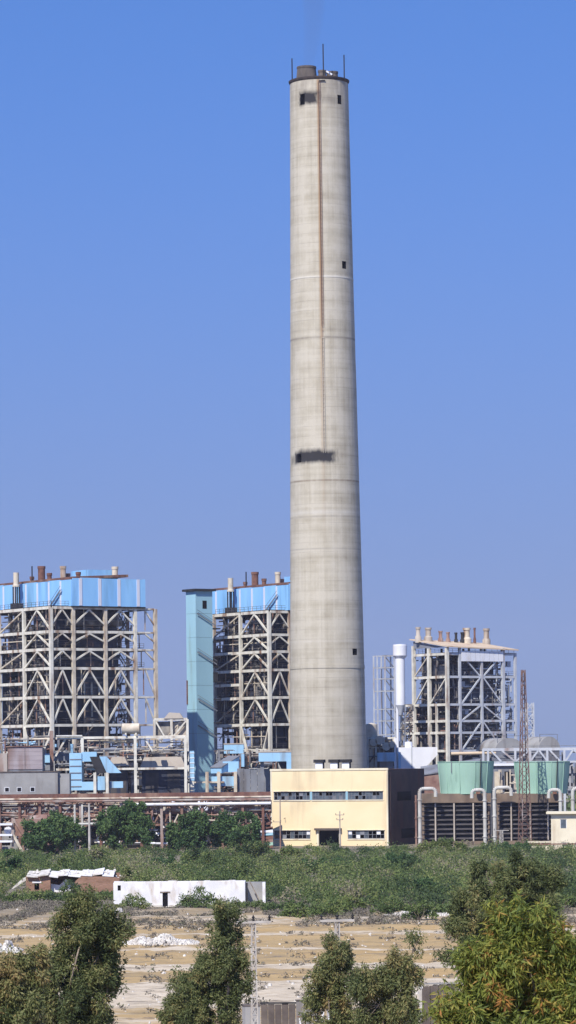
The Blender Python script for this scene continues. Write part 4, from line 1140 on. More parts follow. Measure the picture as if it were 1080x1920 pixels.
def lattice_pole(label, x, ytop, D, w0, w1, arm, mat, rot=0, panels=16, armz=.0, bars=.05, group=None, cat='lattice pole', name='lattice_pole'):
    p = at(x, ytop, D); zt = p.z; p.z = gz(D); hgt = zt - p.z
    t = thing(name, label, cat, p, rot, group)
    wv = lambda z: w0 + (w1 - w0) * z / hgt
    for a in (-1, 1):
        for c in (-1, 1):
            bar('leg', (a * w0 / 2, c * w0 / 2, -.3), (a * w1 / 2, c * w1 / 2, hgt), bars * 1.6, mat, t)
    for k in range(panels):
        z0, z1 = hgt * k / panels, hgt * (k + 1) / panels
        for s, (ax, ay, bx, by) in enumerate(((-1, -1, 1, -1), (1, -1, 1, 1), (1, 1, -1, 1), (-1, 1, -1, -1))):
            if k % 2: ax, ay, bx, by = bx, by, ax, ay
            bar('lacing', (ax * wv(z0) / 2, ay * wv(z0) / 2, z0), (bx * wv(z1) / 2, by * wv(z1) / 2, z1), bars, mat, t)
            if panels < 20 or k % 2: bar('lacing', (ax * wv(z0) / 2, ay * wv(z0) / 2, z0), (bx * wv(z0) / 2, by * wv(z0) / 2, z0), bars, mat, t)
    if arm:
        z = hgt - armz
        bar('crossarm', (-arm / 2, -w1 / 2 - .06, z), (arm / 2, -w1 / 2 - .06, z), .12, mat, t, h=.14)
        bar('crossarm', (-arm / 2, w1 / 2 + .06, z), (arm / 2, w1 / 2 + .06, z), .12, mat, t, h=.14)
        for xx in (-arm * .47, 0, arm * .47):
            mb = MB(); mb.lathe([(.04, z + .06), (.10, z + .16), (.05, z + .22), (.11, z + .30), (.05, z + .38), (.02, z + .46)], 10, (xx, 0)); mb.build('insulator', M_soot, t, True)
    return t
lattice_pole('slim grey lattice power pole with crossarm right of the centre left tree', 475, 1729, 220, .46, .22, 2.2, M_pole, R(8), 17, bars=.045)
lattice_pole('grey lattice power pole with crossarm rising from the tree in the middle', 632, 1726, 224, .46, .22, 2.2, M_pole, R(12), 17, bars=.045)
lattice_pole('short grey lattice pole standing in the bushes before the cooling tower', 940, 1557, 780, .9, .6, 3.4, M_pole, 0, 12, bars=.08)
lattice_pole('white lattice access tower right of the tan roofed boiler house', 993, 1318, 1065, 2.2, 2.0, 0, M_galv, R(10), 14, bars=.2, name='access_tower', cat='tower')
lattice_pole('tall rusty red lattice mast before the right cooling tower', 981, 1256, 838, 2.5, .7, 0, pmat('red_oxide_steel', (.21, .125, .10), (.12, .075, .065), .5, rough=.9, c3=(.50, .46, .44), amt3=.3, stretch3=(1, 1, .6)), R(20), 26, bars=.11, cat='mast', name='lattice_mast')

# ------------------------------------------------------------------ yellow building
def wall_open(mb, x0, x1, z0, z1, y0, y1, ops):
    xs = sorted(set([x0, x1] + [v for o in ops for v in o[:2]])); zs = sorted(set([z0, z1] + [v for o in ops for v in o[2:]]))
    for a, c in zip(xs[:-1], xs[1:]):
        run = None
        for e, f in zip(zs[:-1], zs[1:]):
            hole = any(o[0] <= (a + c) / 2 <= o[1] and o[2] <= (e + f) / 2 <= o[3] for o in ops)
            if hole:
                if run: mb.box(a, c, y0, y1, *run); run = None
            else: run = (run[0], f) if run else (e, f)
        if run: mb.box(a, c, y0, y1, *run)

def yellow():
    yaw = -R(20)
    t = placed('pump_building', 'pale yellow two storey building with ribbon windows at the chimney foot', 'building', 507, 862, yaw, 0)
    X = lambda x: fx(t, x, 15)
    w = X(727); k = 862 / F
    def Z(y, x=616):   # height at the local depth of that column
        xl = X(x); D = 862 + math.sin(yaw) * xl
        return zat(x, y, D)
    zt = Z(1441); depth = along(Vector((t.location.x + w * math.cos(yaw), t.location.y + w * math.sin(yaw), H)), Vector((-math.sin(yaw), math.cos(yaw), 0)), 795, H)
    up = [(X(513), X(581), Z(1500), Z(1484)), (X(585), X(648), Z(1500), Z(1484)), (X(652), X(718), Z(1500), Z(1484))]
    lo = [(X(513), X(581), Z(1573), Z(1557)), (X(651), X(720), Z(1573), Z(1557))]
    dr = [(X(597), X(635), .02, Z(1557))]
    mb = MB(); wall_open(mb, .35, w - .35, 0, zt - .5, 0, .4, up + lo + dr); mb.build('front_wall', M_yel, t)
    slab('pilaster', -.05, .35, -.08, .5, 0, zt - .5, M_cream, t); slab('pilaster', w - .35, w + .05, -.08, .42, 0, zt - .5, M_cream, t)
    slab('parapet', -.15, w + .15, -.15, .5, zt - .49, zt, M_cream, t)
    slab('side_wall', w - .35, w - .0, .43, depth, 0, zt - .3, M_brown, t)
    slab('side_wall', 0, .35, .51, depth, 0, zt - .3, M_yel, t)
    slab('rear_wall', .36, w - .36, depth - .4, depth, 0, zt - .3, M_brown, t)
    slab('roof', .36, w - .36, .51, depth - .41, zt - 1.2, zt - .8, M_conc, t)
    slab('floor', .36, w - .36, .45, depth - .41, Z(1530), Z(1530) + .3, M_conc, t)
    rd = random.Random(4)
    for idx, (a, c, z0, z1) in enumerate(up + lo):
        f = MB()
        for x in (a + .08, c - .08): f.box(x - .08, x + .08, .12, .28, z0 + .005, z1 - .005)
        for z in (z0 + .08, z1 - .08): f.box(a + .162, c - .162, .12, .28, z - .075, z + .075)
        fo = f.build('window', M_slate, t)
        n = 10 if idx < 3 else 9
        mb = MB()
        for i in range(1, n): mb.box(a + (c - a) * i / n - .05, a + (c - a) * i / n + .05, .14, .26, z0 + .16, z1 - .16)
        mb.box(a + .17, c - .17, .15, .25, (z0 + z1) / 2 - .04, (z0 + z1) / 2 + .04)
        mb.build('mullion', M_slate, fo)
        for i in range(n):
            for j in range(2):
                q = rd.random()
                if q < (.25 if idx < 3 else .45): continue             # broken or open pane
                x0, x1 = a + (c - a) * i / n + .05, a + (c - a) * (i + 1) / n - .05
                zz0 = z0 + .16 + (z1 - z0 - .3) * j / 2; zz1 = zz0 + (z1 - z0 - .34) / 2
                slab('pane', x0, x1, .19, .21, zz0, zz1, M_silo if (q > .95 and idx > 2) else M_slate if q > .9 else M_glass, fo)
        slab('sill', a - .1, c + .1, -.16, -.004, z0 - .22, z0 - .02, M_cream, t)
        slab('lintel', a - .1, c + .1, -.2, -.004, z1 + .02, z1 + .2, M_cream, t)
    for q in (0, 1): slab('window_pier', up[q][1] - .02, up[q + 1][0] + .02, -.05, -.005, up[0][2], up[0][3], M_teal2, t)
    a, c, z0, z1 = dr[0]
    slab('canopy', a - .9, c + .7, -1.0, -.004, z1 + .05, z1 + .55, M_conc, t)
    slab('door_jamb', a - .5, a - .01, -.2, -.004, 0, z1, M_cream, t); slab('door_jamb', c + .01, c + .5, -.2, -.004, 0, z1, M_cream, t)
    slab('back_panel', a - 2, c + 2, 6, 6.2, 0, z1 + 1, M_void, t)
    # side wall windows, dull in the shade, and a dark rusty plinth
    for y0, y1, z0, z1 in ((.25, .62, Z(1503), Z(1486)), (.35, .75, Z(1574), Z(1556))):
        w_ = slab('window', w + .003, w + .06, depth * y0, depth * y1, z0, z1, M_void, t)
    slab('drain_pipe', w + .01, w + .2, depth * .05, depth * .05 + .25, 0, zt - 1, M_rust, t)
    # lamp bracket
    bar('lamp_bracket', (X(534), -.9, Z(1535)), (X(534), -.01, Z(1533)), .1, M_rust, t)
    # vents on the roof
    for x0, x1 in ((585, 605), (613, 633), (635, 655)):
        a, c = X(x0), X(x1)
        v = MB(); v.box(a + .15, c - .75, 2.2, 3.2, zt - .8, Z(1430)); vo = v.build('roof_ventilator', M_silo, t)
        slab('cap', a - .25, c - .4, 1.9, 3.5, Z(1430) + .003, Z(1424), M_soot, vo)
        slab('louvre', c - .745, c - .6, 2.25, 3.15, zt - .8, Z(1429.5), M_soot, vo)
yellow()

# ------------------------------------------------------------------ cooling tower
def cooling(label, x0, x1, stack_x0, stack_x1, D, posts):
    t = placed('cooling_tower', label, 'cooling tower', x0, D, 0, 0, None)
    zz = lambda y: H + (HY - y) * D / F - (x0 - 540 + (x1 - x0) / 2) * SR * D / F
    w = fx(t, x1)
    slab('cornice', -.2, w + .2, -.5, 12, zz(1505), zz(1488), M_cbrown, t)
    slab('cell', .4, w - .4, 2.2, 11.5, 0, zz(1505) - .01, M_void, t)
    rows = 9; zt = zz(1506)
    for i in range(rows):
        z = zt * (i + .6) / rows
        mb = MB(); mb.hexa([(0, -.2, z - .35), (w, -.2, z - .35), (w, 1.6, z + .35), (0, 1.6, z + .35)], [(0, -.2, z - .22), (w, -.2, z - .22), (w, 1.6, z + .5), (0, 1.6, z + .5)])
        mb.build('louvre', M_louv, t)
    for x in posts: bar('post', (fx(t, x), -.45, 0), (fx(t, x), -.45, zt), .34, M_beige, t)
    for x in (0.2, w - .2): bar('post', (x, .3, 0), (x, .3, zt), .7, M_cbrown, t)
    slab('basin', -.6, w + .6, -1.2, 12.5, 0, 1.0, M_cbrown, t)
    zb, ztp = zz(1489), zz(1429)
    k = D / F; cx = (fx(t, stack_x0) + fx(t, stack_x1)) / 2; r1 = (fx(t, stack_x1) - fx(t, stack_x0)) / 2
    mb = MB(); mb.lathe([(r1 * .90, zb), (r1 * .895, zb + 1.2), (r1 * .955, zb + (ztp - zb) * .5), (r1 * .99, zb + (ztp - zb) * .8), (r1, ztp), (r1 + .12, ztp), (r1 + .12, ztp + .15), (r1 - .2, ztp + .15), (r1 * .9, zb + 3), (.01, zb + 3)], 48, (cx, 5.5))
    f = mb.build('fan_stack', M_green, t, True)
    for th in range(-80, 81, 32):
        a = R(th); p = lambda rr, z: (cx + rr * math.sin(a), 5.5 - rr * math.cos(a), z)
        bar('rib', p(r1 * .91, zb + .2), p(r1 * 1.01, ztp), .14, M_green, f)
    bar('ladder', (cx + r1 * .45, 5.5 - r1 * .86, zb), (cx + r1 * .5, 5.5 - r1 * .89, ztp + .8), .22, M_soot, f)
    bar('ladder', (cx - r1 * .55, 5.5 - r1 * .85, ztp - 2.6), (cx - r1 * .55, 5.5 - r1 * .87, ztp + .1), .16, M_slate, f)
    slab('motor', cx + r1 * .3, cx + r1 * .45, 5.5 - r1 - .6, 5.5 - r1 + .3, zb, zb + 1.0, M_rust, t)
    return t
DCT = 850
cooling('left cell of the cooling tower with round green fan stack and dark louvres', 790, 918, 822, 928, DCT, (815, 850, 886))
cooling('right cell of the cooling tower with round green fan stack behind the rusty mast', 932, 1053, 966, 1071, DCT, (957, 993, 1026))

def riser(label, x, D, ytop, elbow, mat, r=.55):
    t = placed('riser_pipe', label, 'pipe', x, D, 0, 0)
    zt = H + (HY - ytop) * D / F - (x - 540) * SR * D / F
    mb = MB(); k = D / F; e = elbow * k
    pts = [(0, 0, 0), (0, 0, zt - .9)]
    for i in range(1, 5):
        a = R(22.5 * i); pts.append(((e and math.copysign(1, e)) * .9 * (1 - math.cos(a)), 0, zt - .9 + .9 * math.sin(a)))
    if elbow:
        s = math.copysign(1, e)
        pts.append((e - s * .9, 0, zt))
        for i in range(1, 5):
            a = R(22.5 * i); pts.append((e - s * .9 + s * .9 * math.sin(a), 0, zt - .9 + .9 * math.cos(a)))
        pts.append((e, 0, zt - 2.0))
    else: pts = pts[:2]
    mb.path(pts, r, 12); mb.build('pipe_run', mat, t, True)
    for z in (2.0, zt * .5, zt * .8):
        mb = MB(); mb.lathe([(r, z), (r + .18, z), (r + .18, z + .2), (r, z + .2)], 14); mb.build('flange', mat, t, True)
    return t
riser('pale water riser bending over the left end of the cooling tower', 786, 846, 1479, 30, M_riser, .45)
riser('rust stained thin pipe beside the brown wall of the yellow building', 779, 849, 1484, 0, M_rust2, .25)
riser('pale water riser between the cooling tower cells bending left', 908, 846, 1481, -24, M_riser, .45)
riser('pale water riser between the cooling tower cells bending right', 926, 846, 1477, 32, M_riser, .45)
riser('pale water riser at the right end of the cooling tower bending left', 1050, 846, 1481, -22, M_riser, .45)
riser('rightmost pale water riser behind the cream pump house', 1073, 846, 1478, 30, M_riser, .45)

def cream_house():
    t = placed('pump_house', 'small cream house with flat roof slab at the right edge', 'house', 1032, 800, R(-6), 0)
    X = lambda x: fx(t, x); zz = lambda y: H + (HY - y) * 800 / F - 510 * SR * 800 / F
    w = X(1110); zt = zz(1526)
    ops = [(X(1049), X(1061), zz(1553), zz(1536)), (X(1052), X(1063), zz(1598), zz(1577)), (X(1076), X(1090), zz(1598), zz(1580))]
    mb = MB(); wall_open(mb, 0, w, 0, zt, 0, .3, ops); mb.build('front_wall', M_cream, t)
    slab('side_wall', 0, .3, .301, 8, 0, zt, M_cream, t); slab('inner_wall', .31, w, 3, 3.2, 0, zt, M_void, t)
    slab('roof', -1.1, w + .8, -1.0, 8.5, zt + .002, zz(1522), M_cream, t)
    for a, c, z0, z1 in ops:
        f = MB(); f.box(a + .01, a + .12, .1, .2, z0, z1); f.box(c - .12, c - .01, .1, .2, z0, z1); f.box(a + .13, c - .13, .1, .2, z1 - .12, z1 - .005); fo = f.build('window', M_silo, t)
        slab('pane', a + .13, c - .13, .14, .16, z0 + .05, z1 - .13, M_glass, fo)
    p = placed('low_wall', 'low pale wall with rusty rail before the cream house', 'wall', 988, 790, 0, 0)
    w = fx(p, 1110); mb = MB(); mb.box(0, w, 0, .5, 0, 1.2); mb.build('wall', M_cream, p); bar('rail', (0, -.1, 1.6), (w, -.1, 1.6), .3, M_rust, p)
    bar('coping', (0, .25, 2.1), (w, .25, 2.1), .35, M_cream, p)
    for i in range(6): bar('stanchion', (w * i / 5, .25, 1.2), (w * i / 5, .25, 2.0), .2, M_cream, p)
cream_house()

# ------------------------------------------------------------------ plant on the right
def right_plant():
    t = placed('hopper_house', 'white sheet clad hopper house with sloping underside right of the chimney', 'building', 745, 1000, 0, 0)
    X = lambda x: fx(t, x); zz = lambda y: H + (HY - y) * 1000 / F - 240 * SR * 1000 / F
    mb = MB(); mb.prism([(0, zz(1450)), (X(787), zz(1450)), (X(820), zz(1416)), (X(820), zz(1401)), (0, zz(1401))], 0, 8); mb.build('body', M_silo, t)
    slab('edge_trim', X(771), X(773), -.1, -.004, zz(1448), zz(1401), M_galv, t)
    mb = MB(); mb.lathe([(1.1, zz(1402)), (1.1, zz(1391)), (.01, zz(1390))], 16, (X(767), 3)); mb.build('stub', M_silo, t, True)
    slab('support', 0, X(787), .5, 7.5, 0, zz(1450) - .01, M_slate, t)
    for x, y0, y1 in ((741, 1384, 1450), (749, 1410, 1450)):
        bar('pipe', (X(x), -1, 0), (X(x), -1, zz(y0)), .7, M_silo if x == 741 else M_duct, t)
    t, w, a, c = simple_box('duct', 'pale blue duct box between chimney foot and white hopper house', 'duct', 708, 741, 1411, 1428, 990, 4, M_duct)
    slab('casing', 0, w, 0, 4, a, c, M_duct, t); slab('support', .6, w - .6, .8, 3, 0, a - .003, M_slate, t)
    # bunker clutter left of the third unit
    t = placed('coal_plant', 'jumble of beige tanks and steelwork just right of the chimney', 'tank farm', 690, 1000, 0, 0)
    X = lambda x: fx(t, x); zz = lambda y: H + (HY - y) * 1000 / F - 160 * SR * 1000 / F
    mb = MB(); mb.lathe([(1.8, 0), (1.8, zz(1358)), (.01, zz(1355))], 18, (X(697), 2)); mb.build('tank', M_tan, t, True)
    for x, y, r in ((700, 1392, 1.1), (712, 1388, 1.3), (724, 1400, 1.2), (735, 1396, 1.0)):
        mb = MB(); mb.tube((X(x), -2, zz(y)), (X(x), 3, zz(y)), r, n=14); mb.build('drum', M_tan, t, True)
    for x in (690, 705, 720, 738): bar('post', (X(x), 0, 0), (X(x), 0, zz(1384)), .5, M_white, t)
    for y in (1384, 1402): bar('beam', (X(688), 0, zz(y)), (X(742), 0, zz(y)), .45, M_white, t)
    slab('shed', X(688), X(745), 4, 9, 0, zz(1398), M_slate, t)
    clutter(t, X(688), X(742), -1, 3, 8, zz(1382), 120, M_clut, .12, .35, seed=61)
    # conveyor gantry with trussed legs and two barrel roofed sheds
    t = placed('conveyor_gantry', 'long pale trussed conveyor gantry behind the green fan stacks', 'gantry', 905, 930, 0, 0)
    X = lambda x: fx(t, x); zz = lambda y: H + (HY - y) * 930 / F - 440 * SR * 930 / F
    xe = X(1120)
    bar('beam', (0, 0, zz(1405)), (xe, 0, zz(1405)), .5, M_galv, t, h=.75)
    bar('beam', (0, 0, zz(1429)), (xe, 0, zz(1429)), .4, M_galv, t, h=.5)
    for x in (906, 915, 966, 994, 1026, 1058, 1100): bar('post', (X(x), 0, 0), (X(x), 0, zz(1404)), .6, M_galv, t)
    for a, c in ((940, 966), (994, 966), (1010, 994), (1010, 1026), (1030, 1050), (920, 940), (1075, 1060), (1075, 1098)):
        bar('brace', (X(a), -.1, zz(1406)), (X(c), -.1, zz(1428)), .45, M_galv, t)
    bar('pipe', (X(846), .3, zz(1412)), (X(930), .3, zz(1411)), .9, M_roof, t, kind='tube')
    bar('rail', (X(960), 0, zz(1399)), (xe, 0, zz(1399)), .15, M_slate, t)
    clutter(t, 0, xe, .5, 4, 10, zz(1408), 120, M_slate, .15, .4, seed=62)
    for x0, x1, yt, lab in ((929, 995, 1384, 'beige barrel roofed shed left of the two on the conveyor line'), (1010, 1060, 1381, 'beige barrel roofed shed nearest the right edge')):
        s = placed('barrel_shed', lab, 'shed', x0, 965, R(25), 0)
        w = fx(s, x1) * .82; z0 = fz(s, 1407, x0); hgt = fz(s, yt, x0) - z0
        mb = MB(); n = 12
        poly = [(w / 2 - w / 2 * math.cos(math.pi * i / n), z0 + hgt * math.sin(math.pi * i / n)) for i in range(n + 1)]
        mb.prism(poly, 0, 10); mb.build('barrel_roof', M_gwall, s, True)
        slab('wall', .2, w - .2, .2, 9.8, 0, z0 - .003, M_slate, s)
        bar('rail', (w * .1, .5, z0 + hgt + .6), (w * .9, .5, z0 + hgt + .6), .14, M_slate, s)
        for q in (.1, .9): bar('rail_post', (w * q, .5, z0 + hgt * .5), (w * q, .5, z0 + hgt + .6), .14, M_slate, s)
    t, w, a, c = simple_box('sloping_shed', 'brown lean to shed with sloping roof left of the green fan stack', 'shed', 792, 905, 1425, 1490, 900, 8, M_rust2)
    mb = MB(); mb.hexa([(0, 0, 0), (w, 0, 0), (w, 8, 0), (0, 8, 0)], [(0, 0, c - 4), (w, 0, c - 2), (w, 8, c), (0, 8, c - 2)]); mb.build('body', M_rust2, t)
    mb = MB(); mb.hexa([(-.2, -.3, c - 3.98), (w + .2, -.3, c - 1.98), (w + .2, 8.2, c + .02), (-.2, 8.2, c - 1.98)], [(-.2, -.3, c - 3.7), (w + .2, -.3, c - 1.7), (w + .2, 8.2, c + .3), (-.2, 8.2, c - 1.7)]); mb.build('roof', M_slate, t)
    t = placed('chute', 'rusty orange sheet chute above the conveyor pipe by the boiler house', 'chute', 893, 985, 0, 0)
    X = lambda x: fx(t, x); zz = lambda y: H + (HY - y) * 985 / F - 350 * SR * 985 / F
    mb = MB(); mb.prism([(0, zz(1408)), (X(918), zz(1408)), (X(916), zz(1387)), (X(908), zz(1386))], 0, 3); mb.build('sheet', M_roof, t)
    bar('leg', (X(900), 1.5, 0), (X(900), 1.5, zz(1408)), .5, M_slate, t); bar('leg', (X(914), 1.5, 0), (X(914), 1.5, zz(1408)), .5, M_slate, t)
    # service shed between the two fan stacks
    t, w, a, c = simple_box('service_shed', 'dark service shed seen between the two green fan stacks', 'shed', 924, 1000, 1436, 1490, 905, 8, M_slate)
    slab('wall', 0, w, .3, 8, 0, c, M_slate, t); slab('roof', -.4, w + .4, -.4, 8.3, c + .003, c + .6, M_silo, t)
    for i in range(4): slab('door', w * (i + .15) / 4, w * (i + .85) / 4, .22, .297, .2, c - 1.5, M_void if i % 2 else M_tan, t)
    clutter(t, 0, w, -2, 0, 2, c - 1, 60, M_tan, .12, .3, seed=63)
    # far town blocks, hazy, beyond the plant on the right
    for x0, x1, y0, lab in ((1048, 1075, 1432, 'hazy far block left of two beyond the plant on the right'), (1082, 1110, 1428, 'hazy far block at the right edge beyond the plant')):
        t, w, a, c = simple_box('far_block', lab, 'building', x0, x1, y0, 1470, 1700, 15, M_gwall)
        slab('wall', 0, w, 0, 15, 0, c, M_gwall, t)
        for j in range(3):
            for i in range(4): slab('window', w * (i + .25) / 4, w * (i + .75) / 4, -.1, -.004, c - 3 - j * 4, c - 1.2 - j * 4, M_void, t)
right_plant()

# ------------------------------------------------------------------ huts on the plain
def hut():
    t = placed('white_hut', 'long low whitewashed hut with one door at the edge of the thicket', 'hut', 210, 515, 0, 0)
    X = lambda x: fx(t, x); zz = lambda y: (1700 - y) * 515 / F
    w = X(457); zt = zz(1654)
    ops = [(X(302), X(312), 0.0, zz(1674)), (X(218), X(224), zz(1669), zz(1659))]
    mb = MB(); wall_open(mb, 0, w, -.2, zt, 0, .4, ops); mb.build('front_wall', M_wash, t)
    slab('side_wall', 0, .4, .401, 7, -.2, zt - .1, M_wash, t); slab('side_wall', w - .4, w, .401, 7, -.2, zt - .1, M_wash, t)
    slab('rear_wall', .401, w - .401, 6.6, 7, -.2, zt - .1, M_wash, t)
    slab('roof', .402, w - .402, .402, 6.59, zt - .5, zt - .25, M_stone, t)
    slab('plinth', .02, ops[0][0] - .1, -.12, -.004, -.2, .32, M_stone, t); slab('plinth', ops[0][1] + .1, w - .02, -.12, -.004, -.2, .28, M_stone, t)
    slab('door', ops[0][0] + .03, ops[0][1] - .03, .25, .32, 0, ops[0][3] - .03, M_void, t)
    slab('lintel', ops[0][0] - .35, ops[0][1] + .35, -.08, -.004, ops[0][3] + .02, ops[0][3] + .2, M_bark, t)
    slab('pane', ops[1][0] + .02, ops[1][1] - .02, .2, .24, ops[1][2] + .02, ops[1][3] - .02, M_void, t)
    rd = random.Random(2); mb = MB()
    x = 0.1
    while x < w - 1:                                # crumbling top course
        l = rd.uniform(.5, 1.6); h = rd.uniform(.03, .22); mb.box(x, min(w, x + l - .06), .02, .38, zt + .002, zt + h); x += l
    mb.build('parapet_course', M_wash, t)
    # open bay at the right end with its grey rear wall, end pillar and a leaning pole
    xr = X(495)
    slab('bay_wall', w + .01, xr - .45, 3.0, 3.3, -.2, zt - .35, M_gwall, t)
    slab('pillar', xr - .44, xr, -.02, 3.4, -.2, zt - .25, M_wash, t)
    slab('bay_roof', w + .01, xr, 3.4, 6.8, zt - .6, zt - .3, M_gwall, t)
    bar('leaning_pole', (w + .6, 1.2, zt + .1), (xr - 1.0, 1.2, .9), .14, M_bark, t)
    bar('bay_post', (w + .25, .2, 0), (w + .25, .2, zt - .2), .28, M_soot, t)
hut()

def ruin():
    t = placed('brick_ruin', 'ruined brown brick house with broken white roof left of the white hut', 'ruin', 46, 575, 0, 0)
    X = lambda x: fx(t, x); zz = lambda y: (1668 - y) * 575 / F
    op = [(X(62), X(71), zz(1663), zz(1650))]
    mb = MB(); wall_open(mb, 0, X(92), -.2, zz(1637), 0, .45, op); mb.build('front_wall', M_brick, t)
    slab('lintel', X(58), X(75), -.06, -.004, zz(1650), zz(1647), M_wash, t)
    slab('inner_wall', X(58), X(75), 2, 2.2, -.2, zz(1640), M_void, t)
    mb = MB(); mb.prism([(X(92) + .01, -.2), (X(142), -.2), (X(142), zz(1650)), (X(128), zz(1650)), (X(120), zz(1644)), (X(108), zz(1655)), (X(92) + .01, zz(1652))], 1.2, 1.6); mb.build('broken_wall', M_wash, t)
    mb = MB(); mb.prism([(X(138), -.2), (X(222), -.2), (X(222), zz(1642)), (X(205), zz(1639)), (X(150), zz(1638)), (X(138), zz(1648))], -.6, -.1); mb.build('front_wall', M_brick, t)
    slab('rear_wall', 0, X(220), 5, 5.4, -.2, zz(1634), M_brick, t)
    rd = random.Random(8)
    # roof: separate slipped slabs
    for x0, x1, dz in ((48, 70, 0), (70, 90, .1), (90, 108, -.1), (107, 126, .2), (126, 150, .1), (150, 172, .35), (172, 192, .3), (190, 212, .0)):
        mb = MB(); a, c = X(x0), X(x1) - .08; z = zz(1637) + dz * .3; s = rd.uniform(-.25, .25)
        mb.hexa([(a, -.7, z - .1), (c, -.7, z - .1 + s), (c, 5.6, z + .55 + s), (a, 5.6, z + .5)], [(a, -.7, z + .12), (c, -.7, z + .12 + s), (c, 5.6, z + .78 + s), (a, 5.6, z + .72)])
        mb.build('roof_slab', M_wash if x0 > 85 else M_stone, t)
    mb = MB()
    for i in range(60):
        x = rd.uniform(X(48), X(228)); y = rd.uniform(-.5, 4); z = zz(1634) + rd.uniform(0, .3) + y * .1 - (1.0 if x > X(212) else 0); s = rd.uniform(.10, .26)
        mb.hexa([(x - s, y - s, z - s * .5), (x + s, y - s * .7, z - s * .5), (x + s * .8, y + s, z - s * .5), (x - s, y + s, z - s * .5)], [(x - s * .6, y - s * .5, z + s * .5), (x + s * .5, y - s * .6, z + s * .6), (x + s * .6, y + s * .6, z + s * .4), (x - s * .5, y + s * .6, z + s * .5)])
    stuff(mb.build('roof_rubble', M_stone, t))
    mb = MB(); mb.prism([(X(16), zz(1664)), (X(18), zz(1660)), (X(40), zz(1641)), (X(50), zz(1638)), (X(50), zz(1643)), (X(32), zz(1654))], 1, 4); mb.build('fallen_slab', M_stone, t)
ruin()

def rocks(mb, x, y, z, s, rd):
    """one angular stone"""
    pts = []
    for sz in (-.5, .5):
        for a in range(5):
            th = a / 5 * 6.283 + rd.uniform(-.3, .3); r = s * rd.uniform(.6, 1.1) * (1 if sz < 0 else .7)
            pts.append((x + r * math.cos(th), y + r * math.sin(th), z + sz * s * rd.uniform(.7, 1.2)))
    mb.add(pts, [(4, 3, 2, 1, 0), (5, 6, 7, 8, 9)] + [(i, (i + 1) % 5, 5 + (i + 1) % 5, 5 + i) for i in range(5)])

def heap(label, x0, x1, D, h, n, seed):
    rd = random.Random(seed); mb = MB()
    a, c = at(x0, 1420, D).x, at(x1, 1420, D).x; m = (a + c) / 2
    for _ in range(n):
        u = rd.uniform(-1, 1); prof = max(0.05, (1 - abs(u) ** 1.6)) * h * (.8 + .3 * math.sin(u * 9))
        v = rd.uniform(-1, 1); z = prof * (1 - v * v) * rd.uniform(.6, 1.0)
        rocks(mb, (c - a) / 2 * u, v * 3, z + gz(D), rd.uniform(.14, .36), rd)
    o = mb.build('rubble_heap', M_stone); o.location = (m, D, 0)
    tag(o, label, 'rubble')
heap('long heap of white rubble on the ochre field', 222, 368, 412, 1.15, 900, 1)
heap('white rubble heap at the left edge of the field', -20, 34, 398, 1.3, 400, 2)
heap('scattered pale rubble along the far right edge of the field', 715, 855, 478, .7, 420, 3)
heap('small pale rubble patch below the white hut corner', 205, 232, 492, .8, 160, 4)
def stones():
    rd = random.Random(6); mb = MB()
    for _ in range(900):
        D = rd.uniform(285, 520); x = rd.uniform(-.09, .09) * D
        rocks(mb, x, D, .05, rd.choice((.08, .12, .16, .25)), rd)
    tag(mb.build('loose_stones', M_stone), 'pale loose stones strewn over the sandy field', 'stones', kind='stuff')
stones()

# ------------------------------------------------------------------ vegetation
def leaf_mesh(name, P, Dv, Nv, Ln, Wd, tint, mat, parent=None):
    """P base points, Dv long axes, Nv rough facing, Ln lengths, Wd widths: each leaf a small four-cornered blade"""
    n = len(P)
    Dv = Dv / (np.linalg.norm(Dv, axis=1, keepdims=True) + 1e-9)
    Sv = np.cross(Dv, Nv); Sv /= (np.linalg.norm(Sv, axis=1, keepdims=True) + 1e-9)
    V = np.empty((n, 4, 3), np.float32)
    V[:, 0] = P
    V[:, 1] = P + Dv * (Ln * .45)[:, None] + Sv * (Wd * .5)[:, None]
    V[:, 2] = P + Dv * Ln[:, None]
    V[:, 3] = P + Dv * (Ln * .45)[:, None] - Sv * (Wd * .5)[:, None]
    me = bpy.data.meshes.new(name)
    me.vertices.add(4 * n); me.loops.add(4 * n); me.polygons.add(n)
    me.vertices.foreach_set('co', V.reshape(-1))
    me.loops.foreach_set('vertex_index', np.arange(4 * n, dtype=np.int32))
    me.polygons.foreach_set('loop_start', np.arange(0, 4 * n, 4, dtype=np.int32))
    at_ = me.attributes.new('tint', 'FLOAT', 'POINT')
    at_.data.foreach_set('value', np.repeat(tint.astype(np.float32), 4))
    me.update(calc_edges=True)
    me.materials.append(mat)
    o = bpy.data.objects.new(name, me); COL.objects.link(o)
    if parent: o.parent = parent
    return o

def rdir(n):
    v = rng.standard_normal((n, 3)); return v / np.linalg.norm(v, axis=1, keepdims=True)

def clump_leaves(C, Rad, per, droop, out=.6):
    """leaves round clump centres; Rad (n,3)"""
    n = len(C)
    c = np.repeat(C, per, 0); r = np.repeat(Rad, per, 0)
    d = rdir(n * per); rr = rng.uniform(.25, 1, (n * per, 1)) ** .6
    P = c + d * r * rr
    Dv = d * out + rdir(n * per) * .8; Dv[:, 2] -= droop
    return P, Dv, d + rdir(n * per) * .7, np.repeat(np.arange(n), per)

